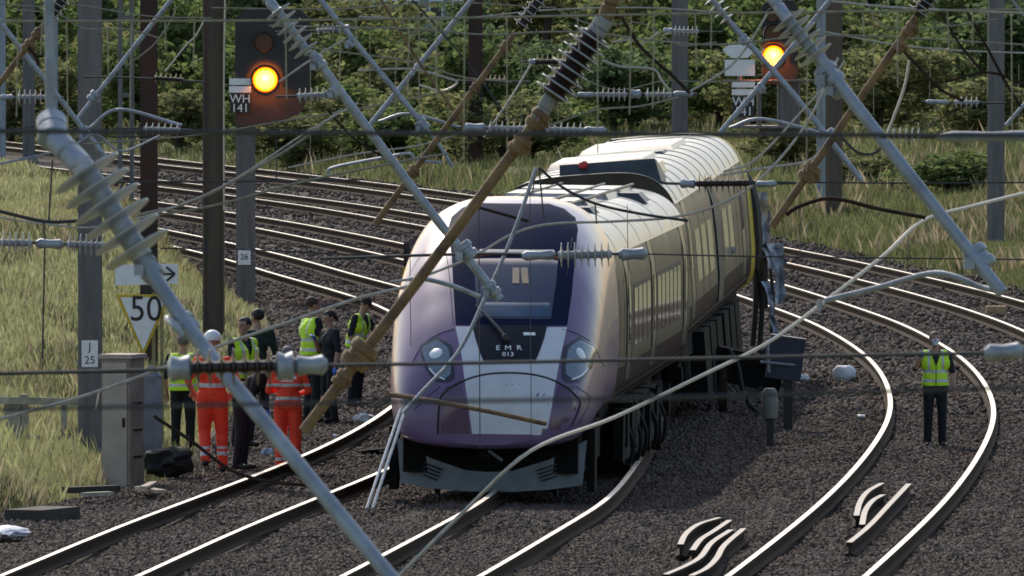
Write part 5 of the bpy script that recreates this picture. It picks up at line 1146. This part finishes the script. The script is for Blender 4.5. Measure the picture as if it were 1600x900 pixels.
def person(label, px, py, face, h, top='navy', legs='black', sleeves=None, forearm=None, lean=0, headp=0, headyaw=0, arms=None, legp=None, hair=haird, hat=None, vest=None, bands=(), glove='skin', mask=False, wd=1.0, ponytail=False):
    """face: degrees the body is turned from looking at the camera (90 looks right in the picture)"""
    s = h / 1.75; sleeves = sleeves or top; forearm = forearm or 'skin'
    J = dict(hipL=(.09, 0, .92), kneeL=(.105, -.02, .50), ankL=(.11, .03, .09), hipR=(-.09, 0, .92), kneeR=(-.105, -.02, .50), ankR=(-.11, .03, .09))
    if legp: J.update(legp)
    U = dict(shL=(.19, .01, 1.41), shR=(-.19, .01, 1.41), elL=(.26, .04, 1.13), elR=(-.26, .04, 1.13), wrL=(.25, -.06, .90), wrR=(-.25, -.06, .90), neck=(0, .015, 1.47))
    if arms: U.update(arms)
    piv = (0, 0, .98); la = R(lean)
    U = {k: rotx(v, piv, la) for k, v in U.items()}; T = lambda p: rotx(p, piv, la)
    caps, tags = [], []
    def c(a, b, ra, rb, t): caps.append((tuple(x * s for x in a), tuple(x * s for x in b), ra * s, rb * s)); tags.append(t)
    for q in 'LR':
        sx = 1 if q == 'L' else -1; hp, kn, an = J['hip'+q], J['knee'+q], J['ank'+q]
        c(hp, kn, .102 * wd, .074 * wd, legs); c(kn, an, .072 * wd, .062, legs); c((an[0], an[1] + .035, an[2] - .045), (an[0] + .015 * sx, an[1] - .16, an[2] - .055), .044, .036, 'boot'); c(an, (an[0], an[1] + .02, an[2] - .05), .05, .045, 'boot')
    c((-.075, .01, .96), (.075, .01, .96), .112 * wd, .112 * wd, legs); c((-.05, -.005, 1.08), (.05, -.005, 1.08), .112 * wd, .112 * wd, top)
    c(T((-.095, .005, 1.27)), T((.095, .005, 1.27)), .118 * wd, .118 * wd, top); c(T((-.16, .01, 1.39)), T((.16, .01, 1.39)), .072, .072, top); c((0, 0, 1.0), T((0, .0, 1.3)), .125 * wd, .125 * wd, top)
    c(T((0, .015, 1.42)), T((0, .0, 1.53)), .062, .055, 'skin')
    hc = T((0, -.005, 1.63)); HP, HY = R(headp) + la, R(headyaw)
    def H(p):
        x, y, z = p; x, y = x * math.cos(HY) - y * math.sin(HY), x * math.sin(HY) + y * math.cos(HY)
        y, z = y * math.cos(HP) - z * math.sin(HP), y * math.sin(HP) + z * math.cos(HP); return (hc[0] + x, hc[1] + y, hc[2] + z)
    c(H((0, .02, .035)), H((0, -.02, .03)), .086, .078, 'skin'); c(H((0, -.03, -.02)), H((0, -.045, -.065)), .066, .046, 'skin'); c(H((0, -.098, .012)), H((0, -.112, -.014)), .011, .016, 'skin')
    for e in (-1, 1): c(H((e * .078, .01, .01)), H((e * .08, .012, -.02)), .016, .012, 'skin'); c(H((e * .032, -.088, .022)), H((e * .034, -.088, .022)), .011, .011, 'eye')
    c(H((-.018, -.083, -.052)), H((.018, -.083, -.052)), .009, .009, 'skin')
    for q in 'LR':
        sh, el, wr = U['sh'+q], U['el'+q], U['wr'+q]; c(sh, el, .062, .05, sleeves); c(el, wr, .046, .033, forearm)
        e, wv = Vector(el), Vector(wr); dr = (wv - e).normalized(); side = Vector((1, 0, 0)) - dr * dr.x; side = side.normalized() if side.length > .2 else Vector((0, 0, 1)); nrm = dr.cross(side)
        g = glove if isinstance(glove, str) else glove[q]; fwd = dr
        pa = wv + dr * .03; pb = wv + dr * .085
        for k in (-1, 0, 1): c(pa + side * .018 * k, pb + side * .024 * k, .021, .018, g)
        for k, ln in zip((-1.5, -.5, .5, 1.5), (.058, .07, .074, .062)):
            k0 = pb + side * .0215 * k; k1 = k0 + (dr * .8 + nrm * -.35).normalized() * ln * .55; k2 = k1 + (dr * .45 + nrm * -.8).normalized() * ln * .55; c(k0, k1, .0105, .0098, g); c(k1, k2, .0098, .0085, g)
        tb = pa + side * (-.03 if q == 'L' else .03) * -1; t1 = tb + (dr * .6 + side * (.55 if q == 'L' else -.55) + nrm * -.3).normalized() * .04; c(tb, t1, .0125, .0115, g); c(t1, t1 + (dr * .9 - nrm * .3).normalized() * .032, .0115, .009, g)
    me = blend(caps, .0105 * s, 2); me.name = 'person'; C = face_centers(me) / s; names = nearest_tag(C * s, caps, tags)
    for fn in bands:
        names = [fn(p, n) or n for p, n in zip(C, names)]
    set_mats(me, names); o = bpy.data.objects.new('person', me); COL.objects.link(o)
    gp = G(px, py, BAL - .02); 
    if not (XL(gp.y) + .3 < gp.x < XR(gp.y)): gp.z = float(ground_z(gp.x, gp.y))
    o.location = gp; o.rotation_euler = (0, 0, R(face)); tag(o, label, 'person', 'people on the track')
    def child(nm, cps, m_or_fn, cut=None, vox=.014, sm_=2):
        mm = blend([(tuple(x * s for x in a), tuple(x * s for x in b), ra * s, rb * s) for a, b, ra, rb in cps], vox * s, sm_); mm.name = nm; Cc = face_centers(mm) / s
        if cut is not None:
            kill = [i for i, p in enumerate(Cc) if cut(p)]; bm = bmesh.new(); bm.from_mesh(mm); bm.faces.ensure_lookup_table(); bmesh.ops.delete(bm, geom=[bm.faces[i] for i in kill], context='FACES'); bm.to_mesh(mm); bm.free(); Cc = face_centers(mm) / s
        if callable(m_or_fn): set_mats(mm, [m_or_fn(p) for p in Cc])
        else:
            mm.materials.clear(); mm.materials.append(m_or_fn); mm.polygons.foreach_set('material_index', np.zeros(len(mm.polygons), dtype=np.int32)); mm.polygons.foreach_set('use_smooth', np.ones(len(mm.polygons), dtype=bool))
        ob = bpy.data.objects.new(nm, mm); COL.objects.link(ob); ob.parent = o; return ob
    Hv = lambda p: np.array(H(p)); up = np.array(H((0, 0, 1))) - np.array(hc); fw = np.array(H((0, -1, 0))) - np.array(hc); hcn = np.array(hc)
    if hat == 'helmet':
        child('helmet', [(H((0, .02, .06)), H((0, -.015, .058)), .115, .108), (H((0, -.10, .045)), H((0, -.115, .035)), .03, .02)], helmetm, lambda p: (p - hcn) @ up < .018)
    else:
        child('hair', [(H((0, .028, .042)), H((0, -.012, .042)), .093, .083)] + ([(H((0, .10, .03)), H((0, .13, -.08)), .03, .022)] if ponytail else []), hair, lambda p: ((p - hcn) @ fw > .035 and (p - hcn) @ up < .075) or ((p - hcn) @ up < -.03 and not ponytail) , .011)
    if mask: child('face_mask', [(H((0, -.05, -.022)), H((0, -.052, -.06)), .063, .046), (H((0, -.10, -.01)), H((0, -.115, -.03)), .014, .014)], maskm, lambda p: (p - hcn) @ fw < .045, .010)
    if vest:
        k = .024
        vc = [((-.07, .0, .97), (.07, .0, .97), .118*wd + k, .118*wd + k), ((-.055, -.005, 1.08), (.055, -.005, 1.08), .114*wd + k, .114*wd + k), (T((-.095, .005, 1.27)), T((.095, .005, 1.27)), .118*wd + k, .118*wd + k), (T((-.145, .01, 1.39)), T((.145, .01, 1.39)), .074 + k*.6, .074 + k*.6), ((0, 0, 1.0), T((0, .0, 1.3)), .125*wd + k, .125*wd + k)]
        def unl(p): return np.array(rotx(p, piv, -la))
        def cutf(p):
            q = unl(p); return q[2] < vest.get('hem', .93) or abs(q[0]) > .218 or (q[2] > 1.455 and abs(q[0]) < .075) or (q[1] < -.02 and abs(q[0]) < max(0, (q[2] - 1.22) * .36))
        child('hi_vis_vest', vc, lambda p: vest['fn'](unl(p)), cutf)
    return o
def vest_std(back=None, back_text=False):
    def fn(q):
        x, y, z = q
        if back and y > 0 and 1.20 < z < 1.34 and abs(x) < .13: return back
        if y < -.03 and abs(x) < .012: return 'black'
        if .985 < z < 1.035 or 1.125 < z < 1.17: return 'band'
        if z > 1.17 and .085 < abs(x) < .125 and not (back and y > 0): return 'band'
        return 'hiv'
    return fn
def orange_bands(p, n):
    x, y, z = p
    if n == 'orange':
        if 1.075 < z < 1.13 or .22 < z < .265 or .30 < z < .335: return 'band'
def orange_bands2(p, n):
    x, y, z = p
    if n == 'orange':
        if 1.03 < z < 1.075 or 1.21 < z < 1.25 or .20 < z < .245: return 'band'
        if y > .05:     # faded white back lettering, three rows
            for z0, n_ in ((1.385, 3), (1.335, 8), (1.29, 5)):
                if abs(z - z0) < .016 and abs(x) < .016 * n_ + .012 and (x * 38 + n_ * .5) % 1 < .68: return 'white'
def gloves(n): return n
person('officer standing alone on the right hand track, facing us in yellow vest, hand raised', 1461, 698, 4, 1.60, 'navy', 'black', 'navy', 'skin', arms=dict(elR=(-.30, .0, 1.19), wrR=(-.235, -.12, 1.36), elL=(.27, .03, 1.13), wrL=(.29, -.03, .89)), vest=dict(fn=vest_std()), glove={'R': 'glove', 'L': 'skin'}, mask=True, headp=-6, hair=haird)
person('person in yellow vest with blue back panel, facing away beside the speed sign', 286, 694, 176, 1.68, 'navy', 'black', vest=dict(fn=vest_std('blue')), hair=hairg, headyaw=10)
person('person in full orange suit and white helmet, back turned, nearest the speed sign', 332, 738, 182, 1.84, 'orange', 'orange', 'orange', 'skin', bands=(orange_bands,), hat='helmet', wd=1.12, arms=dict(elL=(.31, .03, 1.16), wrL=(.25, -.14, 1.02), elR=(-.31, .03, 1.16), wrR=(-.25, -.14, 1.02)), legp=dict(kneeR=(-.12, -.05, .50), ankR=(-.13, .02, .09), kneeL=(.10, -.04, .52), ankL=(.09, .16, .17)), headp=12)
person('bareheaded person in orange suit with white lettering on the back, seen from behind', 450, 743, 172, 1.70, 'orange', 'orange', 'orange', 'orange', bands=(orange_bands2,), hair=hairg, wd=1.08, arms=dict(elL=(.27, -.04, 1.15), wrL=(.16, -.25, 1.16), elR=(-.28, -.02, 1.15), wrR=(-.16, -.25, 1.12)), headp=10)
person('person in yellow vest behind the white helmet, face turned in profile', 381, 698, 38, 1.80, 'navy', 'black', vest=dict(fn=vest_std()), hair=haird, headyaw=-75, arms=dict(elL=(.25, -.05, 1.14), wrL=(.12, -.25, 1.08), elR=(-.25, -.05, 1.14), wrR=(-.12, -.24, 1.06)))
person('person in dark jacket behind the yellow vest wearer, partly hidden', 402, 678, 200, 1.78, 'jacket', 'navy', 'jacket', 'jacket', hair=haird, headyaw=20)
person('stooping person in dark blue clothes and blue gloves between the two orange suits', 378, 733, 70, 1.72, 'navy', 'navy', 'navy', 'navy', lean=48, headp=-10, glove='glove', arms=dict(elL=(.24, -.12, 1.16), wrL=(.14, -.34, 1.10), elR=(-.24, -.12, 1.16), wrR=(-.14, -.32, 1.06)), hair=haird)
person('bearded looking officer in yellow vest turned to a dark uniformed colleague'.replace('bearded looking ', 'brown haired '), 488, 657, 118, 1.80, 'navy', 'black', 'navy', 'skin', vest=dict(fn=vest_std()), hair=hairb, headp=12, wd=1.08, arms=dict(elL=(.25, -.05, 1.14), wrL=(.13, -.26, 1.18), elR=(-.25, -.05, 1.14), wrR=(-.10, -.28, 1.20)))
person('officer in plain dark short sleeved uniform with tied hair, one arm hanging in blue glove', 515, 660, -62, 1.63, 'navy', 'black', 'navy', 'skin', hair=haird, ponytail=True, headp=16, glove='glove', arms=dict(elR=(-.24, -.06, 1.12), wrR=(-.08, -.22, 1.30), elL=(.24, .03, 1.12), wrL=(.23, -.02, .88)))
person('officer in yellow vest with head bowed and blue gloves, right of the group', 556, 634, 62, 1.66, 'navy', 'black', 'navy', 'skin', lean=14, headp=48, hair=haird, vest=dict(fn=vest_std()), glove='glove', arms=dict(elR=(-.25, .0, 1.14), wrR=(-.22, -.12, .93), elL=(.24, -.14, 1.26), wrL=(.16, -.33, 1.36)))


# ------------------------------------------------------------------ buildings glimpsed beyond the shrubs
bw = mat('pale_grey_cladding', (.34, .36, .38), .7, 0, .2, 1.5, stretch=(1, 1, .3)); br = mat('grey_sheet_roof', (.20, .21, .225), .6, .1, .2, 1.5); bg_ = mat('dark_building_glass', (.03, .04, .05), .2)
def building(label, x0, x1, d, zt, nwin, seed):
    a, b = P(x0, 10, d).x, P(x1, 10, d).x; zb = float(ground_z((a+b)/2, d)) - .3; o = empty('low_building', ((a+b)/2, d, zb), label, 'building', 'buildings beyond the shrubs'); L = b - a; h = zt - zb
    mb = MB(); mb.box((0, 4, h/2), (L, 8, h)); mb.build('wall', bw, o, smooth=False)
    mb = MB(); mb.add([(-L/2 - .3, -.35, h), (L/2 + .3, -.35, h), (L/2 + .3, 4, h + 1.3), (-L/2 - .3, 4, h + 1.3), (L/2 + .3, 8.35, h), (-L/2 - .3, 8.35, h)], [(0, 1, 2, 3), (3, 2, 4, 5), (0, 3, 5), (1, 4, 2), (0, 5, 4, 1)]); mb.build('roof', br, o, smooth=False)
    for k in range(nwin):
        x = -L/2 + L * (k + .5) / nwin; f = MB().box((x, -.02, h - 1.1), (L / nwin * .62, .06, .62)).build('window', white, o, smooth=False); MB().box((x, -.06, h - 1.1), (L / nwin * .62 - .12, .03, .5)).build('pane', bg_, f, smooth=False)
building('pale grey shed glimpsed above the shrubs left of the dark brown mast', 520, 735, 485, 4.75, 6, 1)
building('grey shed glimpsed above the shrubs behind the dark ribbed insulator', 840, 1045, 490, 4.7, 5, 2)
for lb, pts, d, r, m in (
 ('thin pale wire along the very top left of the signal', [(330, 12), (520, 14), (700, 4), (860, 12)], 160, .008, copper),
 ('thin pale wire sagging between the two signals near the top', [(560, 26), (700, 30), (850, 16), (1000, 12), (1140, 20)], 165, .009, palewire),
 ('thin dark stay wire left of the dark brown mast', [(640, -5), (690, 50), (740, 110), (790, 180)], 150, .010, darkwire),
 ('thin pale wire falling from the top centre to the grey mast', [(860, 10), (930, 40), (1000, 36), (1060, 70), (1120, 66)], 155, .009, copper),
 ('thin pale wire falling across the dark tree in the top right', [(1350, -5), (1380, 40), (1470, 42), (1560, 30)], 150, .009, copper),
 ('thin grey stay wire crossing the top right corner', [(1578, -5), (1600, 25)], 130, .012, galv),
 ('thin grey stay tube falling into the right edge', [(1572, 196), (1605, 158)], 130, .02, galv),
 ('thin pale wire from the top of the thick grey mast to the rust mast', [(20, 15), (90, 22), (130, 44), (200, 46), (250, 60)], 160, .009, copper),
 ('thin dark wire crossing low behind the left masts', [(0, 205), (90, 196), (180, 214), (320, 205)], 165, .008, darkwire),
 ('thin beige wire crossing the mid green shrubs below the white string', [(450, 262), (560, 240), (650, 228), (740, 205), (830, 196)], 160, .009, palewire),
 ('thin pale wire from the white string down to the dome', [(756, 215), (800, 150), (830, 100)], 150, .012, palewire)):
    wire(lb, pts, d, r, m)
